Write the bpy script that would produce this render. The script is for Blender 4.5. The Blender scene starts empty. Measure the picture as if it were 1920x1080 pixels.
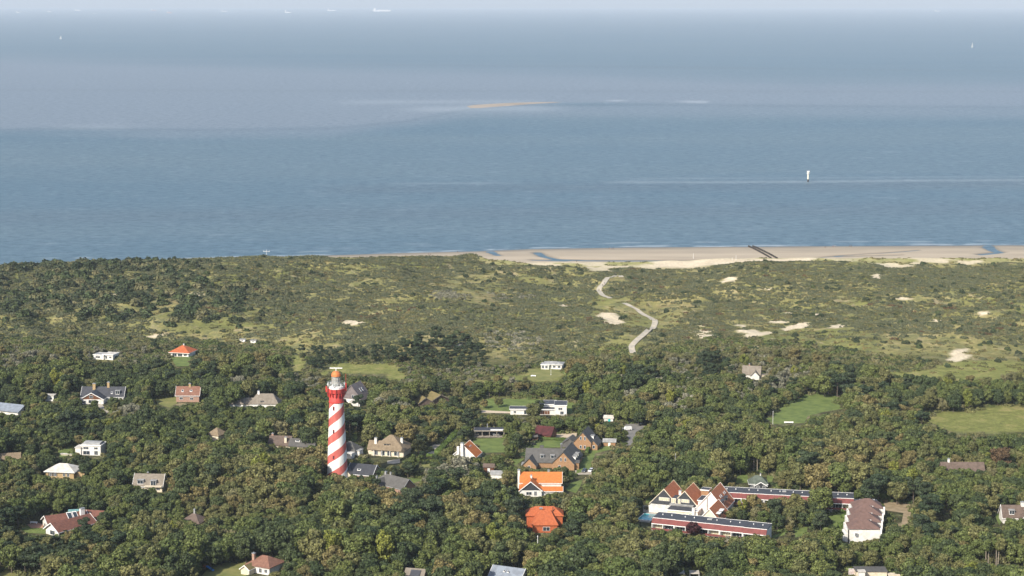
import bpy, math, random, numpy as np
from mathutils import Vector
random.seed(7); rng = np.random.default_rng(7)
R = math.radians
sc = bpy.context.scene
COL = sc.collection
# ---------------------------------------------------------------- camera, sky, sun, exposure
F, HC = 3500.0, 228.0                       # focal length in photo pixels, height of the aircraft
P = math.atan(525/3500)+math.atan(HC/60000)
cp, sp = math.cos(P), math.sin(P)
cam = bpy.data.objects.new("camera", bpy.data.cameras.new("camera")); COL.objects.link(cam)
cam.location = (0, 0, HC); cam.rotation_euler = (math.pi/2-P, 0, 0)
cam.data.sensor_width = 36; cam.data.lens = F*36/1920
cam.data.clip_start = 5; cam.data.clip_end = 200000
sc.camera = cam
SUN_AZ, SUN_EL = R(52), R(36)
to_sun = Vector((-math.cos(SUN_AZ)*math.cos(SUN_EL), -math.sin(SUN_AZ)*math.cos(SUN_EL), math.sin(SUN_EL)))
w = bpy.data.worlds.new("World"); sc.world = w; w.use_nodes = True
nt = w.node_tree; sky = nt.nodes.new('ShaderNodeTexSky'); sky.sky_type = 'NISHITA'; sky.sun_disc = False
sky.sun_elevation = SUN_EL; sky.sun_rotation = math.atan2(to_sun.x, to_sun.y); sky.altitude = 50; sky.air_density = 1.0; sky.dust_density = 2.2; sky.ozone_density = 1.4
bg = nt.nodes['Background']; bg.inputs[1].default_value = 0.14
nt.links.new(sky.outputs[0], bg.inputs[0])
sl = bpy.data.lights.new("sun", 'SUN'); sl.energy = 4.6; sl.angle = R(0.5); sl.color = (1.0, 0.93, 0.82)
so = bpy.data.objects.new("sun", sl); COL.objects.link(so); so.rotation_euler = to_sun.to_track_quat('Z', 'Y').to_euler()
sc.view_settings.view_transform = 'Standard'; sc.view_settings.look = 'None'; sc.view_settings.gamma = 1
sc.view_settings.exposure = 0.45
sc.cycles.max_bounces = 6; sc.cycles.diffuse_bounces = 3; sc.cycles.glossy_bounces = 2; sc.cycles.transmission_bounces = 2
sc.cycles.transparent_max_bounces = 6; sc.cycles.volume_bounces = 0
try: sc.cycles.use_denoising = True
except Exception: pass

# ---------------------------------------------------------------- photo pixel <-> world
def proj(X, Y, Z):
    zc = Y*cp+(HC-Z)*sp; yc = Y*sp-(HC-Z)*cp
    return 960+F*X/zc, 540-F*yc/zc, zc
def G(px, py, z=3.0):
    u = (540-py)/F; dz = -sp+u*cp; t = (z-HC)/dz
    return (px-960)/F*t, (cp+u*sp)*t

def tag(o, label=None, cat=None, group=None, kind=None):
    for k, v in (('label', label), ('category', cat), ('group', group), ('kind', kind)):
        if v: o[k] = v
    return o
def empty(name, loc, rz=0, label=None, cat=None, group=None):
    o = bpy.data.objects.new(name, None); COL.objects.link(o); o.location = loc; o.rotation_euler = (0, 0, rz)
    o.empty_display_size = .5
    return tag(o, label, cat, group)
def ss(a, b, x):
    t = np.clip((x-a)/(b-a), 0, 1); return t*t*(3-2*t)
_g = [np.random.default_rng(100+i).random((256, 256)) for i in range(6)]
def vnoise(x, y, s, k=0):
    x = np.asarray(x)/s+31.7*k+1000; y = np.asarray(y)/s+17.3*k+1000
    xi = np.floor(x).astype(int); yi = np.floor(y).astype(int); fx = x-xi; fy = y-yi
    fx = fx*fx*(3-2*fx); fy = fy*fy*(3-2*fy); g = _g[k % 6]
    a = g[xi % 256, yi % 256]; b = g[(xi+1) % 256, yi % 256]; c = g[xi % 256, (yi+1) % 256]; d = g[(xi+1) % 256, (yi+1) % 256]
    return (a*(1-fx)+b*fx)*(1-fy)+(c*(1-fx)+d*fx)*fy
def fbm(x, y, s, k=0, o=4):
    v = 0; a = .5; t = 0
    for i in range(o): v = v+a*vnoise(x, y, s/2**i, k+i); t += a; a *= .5
    return v/t

# ---------------------------------------------------------------- materials
def mat(name, col, rough=.85, col2=None, scale=1.0, lo=.4, hi=.6, bump=0, bscale=4, spec=.25, wave=None, tex='Object', det=6, metal=0):
    m = bpy.data.materials.new(name); m.use_nodes = True; n = m.node_tree; b = n.nodes['Principled BSDF']
    b.inputs['Roughness'].default_value = rough; b.inputs['Specular IOR Level'].default_value = spec; b.inputs['Metallic'].default_value = metal
    tc = n.nodes.new('ShaderNodeTexCoord'); L = n.links.new
    no = n.nodes.new('ShaderNodeTexNoise'); no.inputs['Scale'].default_value = scale; no.inputs['Detail'].default_value = det
    L(tc.outputs[tex], no.inputs['Vector'])
    rp = n.nodes.new('ShaderNodeValToRGB'); c2 = col2 or tuple(c*.72 for c in col)
    rp.color_ramp.elements[0].position = lo; rp.color_ramp.elements[1].position = hi
    rp.color_ramp.elements[0].color = (*c2, 1); rp.color_ramp.elements[1].color = (*col, 1)
    L(no.outputs['Fac'], rp.inputs['Fac']); out = rp.outputs['Color']
    if wave:      # (direction, scale, strength) courses of tiles, bricks or boards
        wv = n.nodes.new('ShaderNodeTexWave'); wv.bands_direction = wave[0]; wv.inputs['Scale'].default_value = wave[1]; wv.inputs['Distortion'].default_value = .6
        L(tc.outputs['Object'], wv.inputs['Vector'])
        mx = n.nodes.new('ShaderNodeMix'); mx.data_type = 'RGBA'; mx.blend_type = 'MULTIPLY'; mx.inputs['Factor'].default_value = wave[2]
        L(out, mx.inputs[6]); L(wv.outputs['Color'], mx.inputs[7]); out = mx.outputs[2]
    L(out, b.inputs['Base Color'])
    if bump:
        bn = n.nodes.new('ShaderNodeTexNoise'); bn.inputs['Scale'].default_value = bscale; bn.inputs['Detail'].default_value = 4; L(tc.outputs[tex], bn.inputs['Vector'])
        bp = n.nodes.new('ShaderNodeBump'); bp.inputs['Distance'].default_value = bump; L(bn.outputs['Fac'], bp.inputs['Height']); L(bp.outputs[0], b.inputs['Normal'])
    return m
def leafmat(name, a, b, trans=.10, spread=.55):
    m = bpy.data.materials.new(name); m.use_nodes = True; n = m.node_tree; L = n.links.new
    bs = n.nodes['Principled BSDF']; bs.inputs['Roughness'].default_value = .62; bs.inputs['Specular IOR Level'].default_value = .22
    oi = n.nodes.new('ShaderNodeObjectInfo'); ge = n.nodes.new('ShaderNodeNewGeometry')
    mx = n.nodes.new('ShaderNodeMix'); mx.data_type = 'RGBA'; mx.inputs[6].default_value = (*a, 1); mx.inputs[7].default_value = (*b, 1)
    L(oi.outputs['Random'], mx.inputs['Factor'])
    mr = n.nodes.new('ShaderNodeMapRange'); mr.inputs[3].default_value = 1-spread; mr.inputs[4].default_value = 1+spread; L(ge.outputs['Random Per Island'], mr.inputs[0])
    vm = n.nodes.new('ShaderNodeVectorMath'); vm.operation = 'SCALE'; L(mx.outputs[2], vm.inputs[0]); L(mr.outputs[0], vm.inputs['Scale'])
    L(vm.outputs[0], bs.inputs['Base Color'])
    if trans:
        tr = n.nodes.new('ShaderNodeBsdfTranslucent'); L(vm.outputs[0], tr.inputs[0]); ms = n.nodes.new('ShaderNodeMixShader'); ms.inputs[0].default_value = trans
        L(bs.outputs[0], ms.inputs[1]); L(tr.outputs[0], ms.inputs[2]); L(ms.outputs[0], n.nodes['Material Output'].inputs[0])
    return m
LM = {
 'green': leafmat('leaf_green', (.078, .104, .030), (.114, .132, .038)),
 'deep': leafmat('leaf_deep', (.042, .062, .024), (.064, .082, .030)),
 'olive': leafmat('leaf_olive', (.102, .110, .040), (.142, .138, .050)),
 'tan': leafmat('leaf_tan', (.140, .122, .048), (.180, .150, .058)),
 'yellow': leafmat('leaf_yellow', (.130, .150, .030), (.190, .195, .036)),
 'purple': leafmat('leaf_purple', (.050, .018, .020), (.085, .030, .022)),
 'rust': leafmat('leaf_rust', (.095, .062, .032), (.120, .074, .036)),
 'pine': leafmat('leaf_pine', (.030, .048, .022), (.048, .064, .030), .05),
 'grey': leafmat('leaf_grey', (.150, .150, .100), (.240, .230, .165), .12),
 'thorn': leafmat('leaf_thorn', (.096, .108, .056), (.130, .137, .072), .08, .30),
 'mix': leafmat('leaf_mix', (.115, .118, .052), (.165, .152, .072), .08, .32),
 'bushdark': leafmat('leaf_bush_dark', (.036, .052, .022), (.056, .066, .030), .05),
 'hedge': leafmat('leaf_hedge', (.070, .105, .022), (.080, .120, .025)),
}
M_bark = mat('bark', (.16, .13, .10), .9, (.07, .055, .045), 3)
M_bark_pale = mat('bark_pale', (.30, .265, .21), .9, (.22, .18, .14), 3)

# ---------------------------------------------------------------- mesh builder
class MB:
    def __init__(s): s.v = []; s.f = []; s.m = []; s.cm = 0; s.T = (0, 0, 0, 0)
    def at(s, ox=0, oy=0, oz=0, a=0): s.T = (ox, oy, oz, a); return s
    def _t(s, p):
        ox, oy, oz, a = s.T; c, d = math.cos(a), math.sin(a)
        return (p[0]*c-p[1]*d+ox, p[0]*d+p[1]*c+oy, p[2]+oz)
    def add(s, vs, fs):
        n = len(s.v); s.v += [s._t(p) for p in vs]; s.f += [[i+n for i in f] for f in fs]; s.m += [s.cm]*len(fs); return s
    def box(s, x0, x1, y0, y1, z0, z1):
        return s.add([(x0,y0,z0),(x1,y0,z0),(x1,y1,z0),(x0,y1,z0),(x0,y0,z1),(x1,y0,z1),(x1,y1,z1),(x0,y1,z1)],
                     [(0,3,2,1),(4,5,6,7),(0,1,5,4),(1,2,6,5),(2,3,7,6),(3,0,4,7)])
    def poly(s, pts): return s.add(pts, [list(range(len(pts)))])
    def slab(s, pts, t=.25):     # polygon with thickness t downward
        n = len(pts); low = [(p[0], p[1], p[2]-t) for p in pts]
        return s.add(list(pts)+low, [list(range(n)), [2*n-1-i for i in range(n)]]+[(i, i+n, (i+1) % n+n, (i+1) % n) for i in range(n)])
    def lathe(s, prof, n=32, cx=0, cy=0):
        vs = []; fs = []
        for r, z in prof:
            vs += [(cx+r*math.cos(2*math.pi*i/n), cy+r*math.sin(2*math.pi*i/n), z) for i in range(n)]
        for k in range(len(prof)-1):
            for i in range(n): fs.append((k*n+i, k*n+(i+1) % n, (k+1)*n+(i+1) % n, (k+1)*n+i))
        fs.append([(len(prof)-1)*n+i for i in range(n)]); fs.append([n-1-i for i in range(n)])
        return s.add(vs, fs)
    def tube(s, a, b, r0, r1=None, n=6):
        r1 = r0 if r1 is None else r1; a = Vector(a); b = Vector(b); d = (b-a).normalized()
        u = d.cross(Vector((0, 0, 1)) if abs(d.z) < .9 else Vector((1, 0, 0))).normalized(); v = d.cross(u)
        vs = []
        for c, r in ((a, r0), (b, r1)):
            for i in range(n): q = c+u*(r*math.cos(2*math.pi*i/n))+v*(r*math.sin(2*math.pi*i/n)); vs.append(tuple(q))
        return s.add(vs, [(i, (i+1) % n, n+(i+1) % n, n+i) for i in range(n)]+[[n-1-i for i in range(n)], [n+i for i in range(n)]])
    def build(s, name, m, parent=None, loc=None, smooth=False, rz=0):
        me = bpy.data.meshes.new(name); me.from_pydata(s.v, [], s.f)
        for x in (m if isinstance(m, (list, tuple)) else [m]): me.materials.append(x)
        if any(s.m): me.polygons.foreach_set('material_index', s.m)
        if smooth: me.polygons.foreach_set('use_smooth', [True]*len(s.f))
        me.update(); o = bpy.data.objects.new(name, me); COL.objects.link(o)
        if parent is not None: o.parent = parent
        if loc is not None: o.location = loc
        o.rotation_euler = (0, 0, rz)
        return o
def npmesh(name, V, Fq, mats, midx=None, smooth=False):
    me = bpy.data.meshes.new(name); k = Fq.shape[1]
    me.vertices.add(len(V)); me.vertices.foreach_set('co', np.asarray(V, dtype=np.float32).ravel())
    me.loops.add(Fq.size); me.loops.foreach_set('vertex_index', Fq.ravel().astype(np.int32))
    me.polygons.add(len(Fq)); me.polygons.foreach_set('loop_start', np.arange(0, Fq.size, k, dtype=np.int32)); me.polygons.foreach_set('loop_total', np.full(len(Fq), k, dtype=np.int32))
    for m in mats: me.materials.append(m)
    if midx is not None: me.polygons.foreach_set('material_index', midx.astype(np.int32))
    if smooth: me.polygons.foreach_set('use_smooth', np.ones(len(Fq), dtype=bool))
    me.update(calc_edges=True); return me
def attr(me, name, a):
    at = me.attributes.new(name, 'FLOAT', 'POINT'); at.data.foreach_set('value', np.asarray(a, dtype=np.float32).ravel())

# ---------------------------------------------------------------- coast line and heights
_wp = [(-400, 503), (0, 495.5), (230, 490), (500, 482), (740, 475), (900, 471), (1000, 467), (1200, 464), (1500, 462), (1920, 460), (2400, 458)]
_ww = [G(a, b, 0) for a, b in _wp]
wX = np.array([a for a, b in _ww]); wY = np.array([b for a, b in _ww])
def shore(X): return np.interp(X, wX, wY)+3.5*(fbm(X, X*0, 60, 2)-.5)
_cr = [(-400, 6, 60), (0, 7.2, 62), (230, 8.5, 64), (500, 9.8, 68), (620, 7.6, 70), (700, 5.8, 70), (840, 5.4, 72), (885, 7.8, 82), (925, 7.3, 118), (1000, 5, 128), (1200, 3.4, 128), (1400, 7, 130), (1920, 4.8, 128), (2400, 5, 128)]
cX = np.array([(a-960)/F*1640 for a, b, c in _cr]); cH = np.array([b for a, b, c in _cr]); cD = np.array([c for a, b, c in _cr])
def seg_dist(px, py, pl):
    d = np.full(np.shape(px), 1e9)
    for (x0, y0), (x1, y1) in zip(pl[:-1], pl[1:]):
        dx, dy = x1-x0, y1-y0; t = np.clip(((px-x0)*dx+(py-y0)*dy)/(dx*dx+dy*dy+1e-9), 0, 1)
        d = np.minimum(d, np.hypot(px-x0-t*dx, py-y0-t*dy))
    return d
RUN = [([(1008, 474), (1020, 481), (1045, 486.5), (1100, 488.5), (1200, 489), (1330, 489.5), (1480, 489.3), (1530, 488)], 1.5),
       ([(1000, 487.5), (1060, 489)], 1.3), ([(1530, 484), (1580, 479), (1650, 475.5), (1720, 469.5)], .8), ([(1570, 481.8), (1690, 478.5)], .8),
       ([(1853, 463), (1862, 469), (1875, 473.5), (1840, 477)], 1.7), ([(920, 472), (935, 479)], 1.0)]
def height(X, Y):
    X = np.asarray(X, float); Y = np.asarray(Y, float)
    yw = shore(X); h = np.interp(X, cX, cH); D = np.interp(X, cX, cD); yc = yw-D
    t = ss(1120, 1290, Y+40*(vnoise(X, Y, 120, 1)-.5))
    n = fbm(X, Y, 120, 0, 4); n2 = fbm(X, Y, 34, 3, 3)
    zi = 3+t*(1.0+26*np.clip(n-.38, 0, 1)+9.5*(n2-.5))
    left = ss(60, -120, X)*ss(1230, 1500, Y)
    zi = zi+left*(7+4*fbm(X, Y, 200, 2, 2))
    zi = zi+2.0*ss(1400, 1150, Y)*t*vnoise(X, Y, 60, 4)
    e = np.exp(-((Y-yc)/38)**2)
    lim = h+.112*np.maximum(yc-Y, 0)+.6; zi = np.where(zi > lim-2, lim-2+2*(1-np.exp(-(np.maximum(zi-lim+2, 0))/2)), zi)
    zi = zi*(1-.75*ss(-60, 0, Y-yc))
    zl = np.maximum(zi, 0)*(1-e)+(h+1.6*(vnoise(X, Y, 16, 5)-.5))*e
    s = yw-Y                                       # metres inland of the water line
    zb = np.interp(s, [-400, -40, 0, 20, 60, 100, 140, 2000], [-5, -1.2, 0, .7, 1.1, 1.0, 2.2, 2.5])
    px, py, _ = proj(X, Y, np.full_like(X, .4))
    for pl, wd in RUN:
        q = seg_dist(px/6, py, [(a/6, b) for a, b in pl]); zb = zb-1.75*np.exp(-(q/wd)**2)*(s > -30)
    k = ss(0, 30, Y-yc)
    return zl*(1-k)+zb*k, k
# ---------------------------------------------------------------- ground, beach, water
gx = np.concatenate([-np.geomspace(3000, 640, 14), np.arange(-620, 621, 3.1), np.geomspace(640, 3000, 14)])
gy = np.concatenate([np.linspace(-300, 600, 10), np.arange(630, 1130, 5.0), np.arange(1130, 1830, 2.9), np.linspace(1850, 2600, 6)])
GX, GY = np.meshgrid(gx, gy)
GZ, GK = height(GX, GY)
def zat(x, y):
    return float(height(np.array([x]), np.array([y]))[0][0])
GPX, GPY, _ = proj(GX, GY, GZ)
nse = fbm(GX, GY, 22, 1, 4)
SAND = [(1350, 640, 5, 14, 0), (1322, 632, 26, 2.5, .35), (1432, 625, 30, 2.5, -.1), (1395, 612, 18, 2, .2), (1530, 590, 20, 2.5, 0), (1570, 612, 10, 2.5, 0), (1690, 560, 12, 2, 0), (1760, 600, 10, 3, 0), (1140, 600, 8, 12, .5), (1142, 594, 24, 7, .2), (1158, 605, 12, 6, .3), (1330, 624, 26, 6, .2), (1342, 632, 10, 7, 0), (1400, 620, 22, 4, 0), (1407, 632, 8, 10, 0), (1412, 650, 24, 5, -.1), (1405, 643, 8, 7, .5),
        (1488, 614, 24, 4, -.3), (1508, 609, 9, 4, -.3), (1375, 523, 22, 5, 0), (1432, 541, 12, 2.5, 0), (1800, 663, 18, 11, -.3), (1646, 518, 9, 5, 0), (866, 648, 10, 6, -.3), (290, 631, 16, 3, -.2),
        (1845, 587, 10, 2.5, 0), (1460, 603, 14, 2, 0), (1545, 599, 8, 2, 0), (1475, 586, 12, 2, 0), (1320, 610, 14, 2, 0), (1240, 645, 9, 3, 0), (1620, 668, 12, 3, 0), (1085, 640, 8, 2, 0), (1450, 638, 10, 2, 0),
        (370, 552, 8, 3, 0), (222, 553, 6, 4, 0), (660, 605, 18, 4, 0), (1060, 573, 14, 3, 0)]
nse2 = fbm(GX, GY, 7, 3, 2); sand = np.zeros_like(GX)
for a, b, rx, ry, an in SAND:
    dx, dy = GPX-a, GPY-b; q = ((dx*math.cos(an)+dy*math.sin(an))/rx)**2+((-dx*math.sin(an)+dy*math.cos(an))/ry)**2
    sand = np.maximum(sand, ss(1.25, .85, q+3.4*(nse-.52)+2.4*(nse2-.52)))
ycr = shore(GX)-np.interp(GX, cX, cD)
inl = ycr-GY
fore = ss(870, 960, GPX)
band = ss(46, 22, inl)*ss(1160, 1230, GPX)*ss(1680, 1500, GPX)*ss(-25, 6, inl)
sand = np.maximum(sand, band*ss(.38, .5, nse+.10))
sand = np.maximum(sand, fore*ss(60, 20, np.abs(inl-18))*ss(.57, .63, nse)*.8)
sand = np.maximum(sand, ss(18, 32, -inl)*(GK > .3))
fgr = fore*ss(34, 8, np.abs(inl+2))            # bright marram grass on the foredune
MEADOW = [(650, 690, 34, 10), (700, 690, 52, 9), (745, 706, 20, 12), (805, 716, 45, 5), (890, 716, 50, 4), (960, 708, 40, 5), (1020, 703, 40, 12), (560, 684, 12, 20), (595, 700, 26, 5),
          (1800, 790, 70, 18), (1880, 780, 60, 20), (1850, 800, 80, 12), (935, 758, 34, 13), (990, 752, 30, 6), (1066, 760, 10, 16), (1780, 705, 150, 12), (1850, 690, 90, 14)]
mead = np.zeros_like(GX)
for a, b, rx, ry in MEADOW:
    mead = np.maximum(mead, ss(1.5, .8, ((GPX-a)/rx)**2+((GPY-b)/ry)**2+1.0*(nse-.5)))
dune = ss(1125, 1190, GY)
ny, nx = GX.shape
ii = (np.arange(ny-1)[:, None]*nx+np.arange(nx-1)[None, :]).ravel()
FQ = np.stack([ii, ii+1, ii+1+nx, ii+nx], 1)
V = np.stack([GX.ravel(), GY.ravel(), GZ.ravel()], 1)
kf = GK.ravel()[FQ].mean(1) > .5; under = GZ.ravel()[FQ].max(1) < -3.5
def sub(name, mask, m):
    q = FQ[mask]; u, inv = np.unique(q, return_inverse=True); me = npmesh(name, V[u], inv.reshape(q.shape), [m], smooth=True)
    for nme, a in (('sand', sand), ('meadow', mead), ('dune', dune), ('marram', fgr)): attr(me, nme, a.ravel()[u])
    o = bpy.data.objects.new(name, me); COL.objects.link(o); o['kind'] = 'structure'; return o

def ground_mat():
    m = bpy.data.materials.new('ground'); m.use_nodes = True; n = m.node_tree; L = n.links.new; b = n.nodes['Principled BSDF']
    b.inputs['Roughness'].default_value = .95; b.inputs['Specular IOR Level'].default_value = .1
    tc = n.nodes.new('ShaderNodeTexCoord')
    def noise(s, d=6, r=.6, dist=0):
        q = n.nodes.new('ShaderNodeTexNoise'); q.inputs['Scale'].default_value = s; q.inputs['Detail'].default_value = d; q.inputs['Roughness'].default_value = r; q.inputs['Distortion'].default_value = dist
        L(tc.outputs['Object'], q.inputs['Vector']); return q.outputs['Fac']
    def ramp(f, els):
        r = n.nodes.new('ShaderNodeValToRGB'); r.color_ramp.elements[0].position = els[0][0]; r.color_ramp.elements[0].color = (*els[0][1], 1)
        r.color_ramp.elements[1].position = els[-1][0]; r.color_ramp.elements[1].color = (*els[-1][1], 1)
        for p_, c in els[1:-1]: e = r.color_ramp.elements.new(p_); e.color = (*c, 1)
        L(f, r.inputs[0]); return r.outputs[0]
    def mix(f, a, b_, mode='MIX'):
        x = n.nodes.new('ShaderNodeMix'); x.data_type = 'RGBA'; x.blend_type = mode
        if isinstance(f, float): x.inputs[0].default_value = f
        else: L(f, x.inputs[0])
        for s_, i in ((a, 6), (b_, 7)):
            if isinstance(s_, tuple): x.inputs[i].default_value = (*s_, 1)
            else: L(s_, x.inputs[i])
        return x.outputs[2]
    def at(nm): a = n.nodes.new('ShaderNodeAttribute'); a.attribute_name = nm; return a.outputs['Fac']
    big = noise(.012, 5, .6); mid = noise(.06, 8, .7, .4); fine = noise(.5, 6, .75)
    duneg = ramp(mid, [(.32, (.150, .148, .055)), (.46, (.225, .208, .078)), (.56, (.300, .262, .110)), (.68, (.380, .315, .170))])
    duneg = mix(ramp(big, [(.42, (0, 0, 0)), (.6, (1, 1, 1))]), duneg, ramp(mid, [(.35, (.125, .140, .045)), (.6, (.230, .228, .072)), (.7, (.300, .270, .115))]))
    duneg = mix(ramp(noise(.03, 5, .6, .3), [(.6, (0, 0, 0)), (.72, (.7, .7, .7))]), duneg, (.19, .125, .075))
    forest = ramp(mid, [(.4, (.040, .045, .020)), (.6, (.085, .080, .038))])
    c = mix(at('dune'), forest, duneg)
    c = mix(ramp(noise(.11, 7, .7, .6), [(.50, (0, 0, 0)), (.60, (.85, .85, .85))]), c, ramp(fine, [(.3, (.125, .138, .060)), (.7, (.180, .182, .080))]))
    c = mix(ramp(noise(.05, 7, .7, .8), [(.56, (0, 0, 0)), (.66, (.8, .8, .8))]), c, (.34, .28, .165))
    c = mix(at('meadow'), c, ramp(noise(.09, 8, .75, .5), [(.35, (.125, .138, .044)), (.5, (.195, .208, .060)), (.62, (.285, .255, .100))]))
    c = mix(at('marram'), c, ramp(mid, [(.4, (.26, .27, .085)), (.6, (.38, .34, .16))]))
    c = mix(at('sand'), c, ramp(mid, [(.35, (.56, .47, .33)), (.65, (.68, .59, .43))]))
    c = mix(.75, c, ramp(fine, [(.3, (.55, .55, .55)), (.7, (1.25, 1.25, 1.25))]), 'MULTIPLY')
    L(c, b.inputs['Base Color'])
    bp = n.nodes.new('ShaderNodeBump'); bp.inputs['Distance'].default_value = .9; bp.inputs['Strength'].default_value = .8; L(noise(.6, 6, .7), bp.inputs['Height']); L(bp.outputs[0], b.inputs['Normal'])
    return m
def beach_mat():
    m = bpy.data.materials.new('beach_sand'); m.use_nodes = True; n = m.node_tree; L = n.links.new; b = n.nodes['Principled BSDF']
    tc = n.nodes.new('ShaderNodeTexCoord'); sx = n.nodes.new('ShaderNodeSeparateXYZ'); L(tc.outputs['Object'], sx.inputs[0])
    mp = n.nodes.new('ShaderNodeMapping'); mp.inputs['Scale'].default_value = (.25, 1, 1); L(tc.outputs['Object'], mp.inputs[0])
    no = n.nodes.new('ShaderNodeTexNoise'); no.inputs['Scale'].default_value = .05; no.inputs['Detail'].default_value = 7; L(mp.outputs[0], no.inputs[0])
    ma = n.nodes.new('ShaderNodeMath'); ma.operation = 'MULTIPLY_ADD'; ma.inputs[1].default_value = 1.3; ma.inputs[2].default_value = -.65; L(no.outputs[0], ma.inputs[0])
    ad = n.nodes.new('ShaderNodeMath'); ad.operation = 'ADD'; L(ma.outputs[0], ad.inputs[0]); L(sx.outputs[2], ad.inputs[1])
    r = n.nodes.new('ShaderNodeValToRGB'); mr = n.nodes.new('ShaderNodeMapRange'); mr.inputs[1].default_value = -.6; mr.inputs[2].default_value = 2.4; L(ad.outputs[0], mr.inputs[0]); L(mr.outputs[0], r.inputs[0])
    e = r.color_ramp.elements; e[0].position = 0; e[0].color = (.14, .125, .10, 1); e[1].position = 1; e[1].color = (.52, .44, .32, 1)
    for p_, c in ((.3, (.22, .19, .145)), (.5, (.34, .285, .21)), (.68, (.43, .36, .265))): q = e.new(p_); q.color = (*c, 1)
    L(r.outputs[0], b.inputs['Base Color'])
    r2 = n.nodes.new('ShaderNodeMapRange'); r2.inputs[1].default_value = 0; r2.inputs[2].default_value = .45; r2.inputs[3].default_value = .45; r2.inputs[4].default_value = .9; L(mr.outputs[0], r2.inputs[0]); L(r2.outputs[0], b.inputs['Roughness'])
    b.inputs['Specular IOR Level'].default_value = .3
    return m
sub('ground', ~kf, ground_mat()); sub('beach', kf & ~under, beach_mat())

def water_mat():
    m = bpy.data.materials.new('sea_water'); m.use_nodes = True; n = m.node_tree; L = n.links.new; b = n.nodes['Principled BSDF']
    tc = n.nodes.new('ShaderNodeTexCoord')
    def noise(s, d, sc_, r=.6):
        mp = n.nodes.new('ShaderNodeMapping'); mp.inputs['Scale'].default_value = sc_; L(tc.outputs['Object'], mp.inputs[0])
        q = n.nodes.new('ShaderNodeTexNoise'); q.inputs['Scale'].default_value = s; q.inputs['Detail'].default_value = d; q.inputs['Roughness'].default_value = r; L(mp.outputs[0], q.inputs[0]); return q.outputs[0]
    def at(nm): a = n.nodes.new('ShaderNodeAttribute'); a.attribute_name = nm; return a.outputs['Fac']
    def mix(f, a, b_, mode='MIX'):
        x = n.nodes.new('ShaderNodeMix'); x.data_type = 'RGBA'; x.blend_type = mode
        if isinstance(f, float): x.inputs[0].default_value = f
        else: L(f, x.inputs[0])
        for s_, i in ((a, 6), (b_, 7)):
            if isinstance(s_, tuple): x.inputs[i].default_value = (*s_, 1)
            else: L(s_, x.inputs[i])
        return x.outputs[2]
    def mr(v, a, b_, c=0., d=1.):
        q = n.nodes.new('ShaderNodeMapRange'); 
        for i, k in enumerate((a, b_, c, d)): q.inputs[i+1].default_value = k
        L(v, q.inputs[0]); return q.outputs[0]
    c = mix(mr(noise(.0025, 5, (.25, 1, 1)), .35, .65), WC['a'], WC['b'])
    c = mix(at('shoal'), c, WC['s'])
    c = mix(at('streak'), c, WC['d'])
    c = mix(mr(noise(.11, 6, (.7, 1, 1), .8), .34, .66, 0, .7), c, WC['w']); c = mix(mr(noise(.03, 8, (.5, 1, 1), .85), .54, .66, 0, .30), c, (.30, .36, .42))
    c = mix(at('foam'), c, (.62, .66, .68))
    L(c, b.inputs['Base Color']); b.inputs['IOR'].default_value = 1.33; b.inputs['Roughness'].default_value = WC['r']; L(mr(noise(.11, 6, (.7, 1, 1), .8), .34, .66, .58, .16), b.inputs['Specular IOR Level'])
    bp = n.nodes.new('ShaderNodeBump'); bp.inputs['Distance'].default_value = 1.0; bp.inputs['Strength'].default_value = WC['bs']
    L(noise(.22, 5, (.35, 1, 1), .65), bp.inputs['Height']); L(bp.outputs[0], b.inputs['Normal'])
    return m
WC = dict(a=(.094, .162, .204), b=(.126, .188, .218), s=(.225, .258, .295), d=(.105, .118, .130), w=(.008, .035, .070), r=.42, sp=.38, bs=1.0)
yy = np.concatenate([np.arange(530, 150, -1.0), np.arange(150, 16, -1.0), [15.6]])
Yr = np.array([G(960, y, 0)[1] for y in yy]); Yr[-1] = 60000
q = np.concatenate([-np.geomspace(40, 1.3, 12), np.linspace(-1.25, 1.25, 241), np.geomspace(1.3, 40, 12)])
SY = np.repeat(Yr[:, None], len(q), 1); SX = q[None, :]*960/F*SY; SX = np.clip(SX, -45000, 45000)
SPX, SPY, _ = proj(SX, SY, SX*0)
wn = fbm(SX*.12, SY*.5, 120, 2, 4)-.5
edge = np.interp(SPX, [-500, 0, 120, 250, 420, 620, 760, 860, 960, 1200, 1500, 1920, 2500], [246, 243, 240, 242, 243, 240, 228, 208, 199, 196, 198, 201, 205])+5*wn
lower = np.interp(SPX, [-500, 0, 300, 620, 900, 1300, 1920, 2500], [250, 252, 262, 258, 222, 222, 226, 226])+6*wn
top = np.interp(SPX, [-500, 0, 600, 1100, 1500, 2500], [95, 112, 130, 140, 158, 160])
shoal = ss(3, -5, SPY-edge)*ss(-28, 12, SPY-top+10*wn)*.85
shoal = np.maximum(shoal, .55*ss(6, -14, SPY-lower))*ss(-28, 12, SPY-top)
shoal = shoal*(1-.75*np.exp(-((SPX-120)/150)**2-((SPY-248)/5)**2))*(1-.8*np.exp(-((SPX-1100)/110)**2-((SPY-196)/4)**2))
strk = .28*np.exp(-((SPY-edge-.5)/1.6)**2)*ss(.2, .6, fbm(SPX, SPY*0, 200, 1, 3)+.25)
for x0, x1, y0, y1, wd, am in [(600, 1920, 121, 133, 1.5, .35), (-100, 1920, 168, 172, 3, .2), (600, 1920, 357, 345, 9, .30), (-100, 900, 410, 400, 14, .25)]:
    yl = y0+(SPX-x0)/(x1-x0)*(y1-y0)+6*wn; strk = np.maximum(strk, am*np.exp(-((SPY-yl)/wd)**2)*ss(x0-60, x0+80, SPX))
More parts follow.
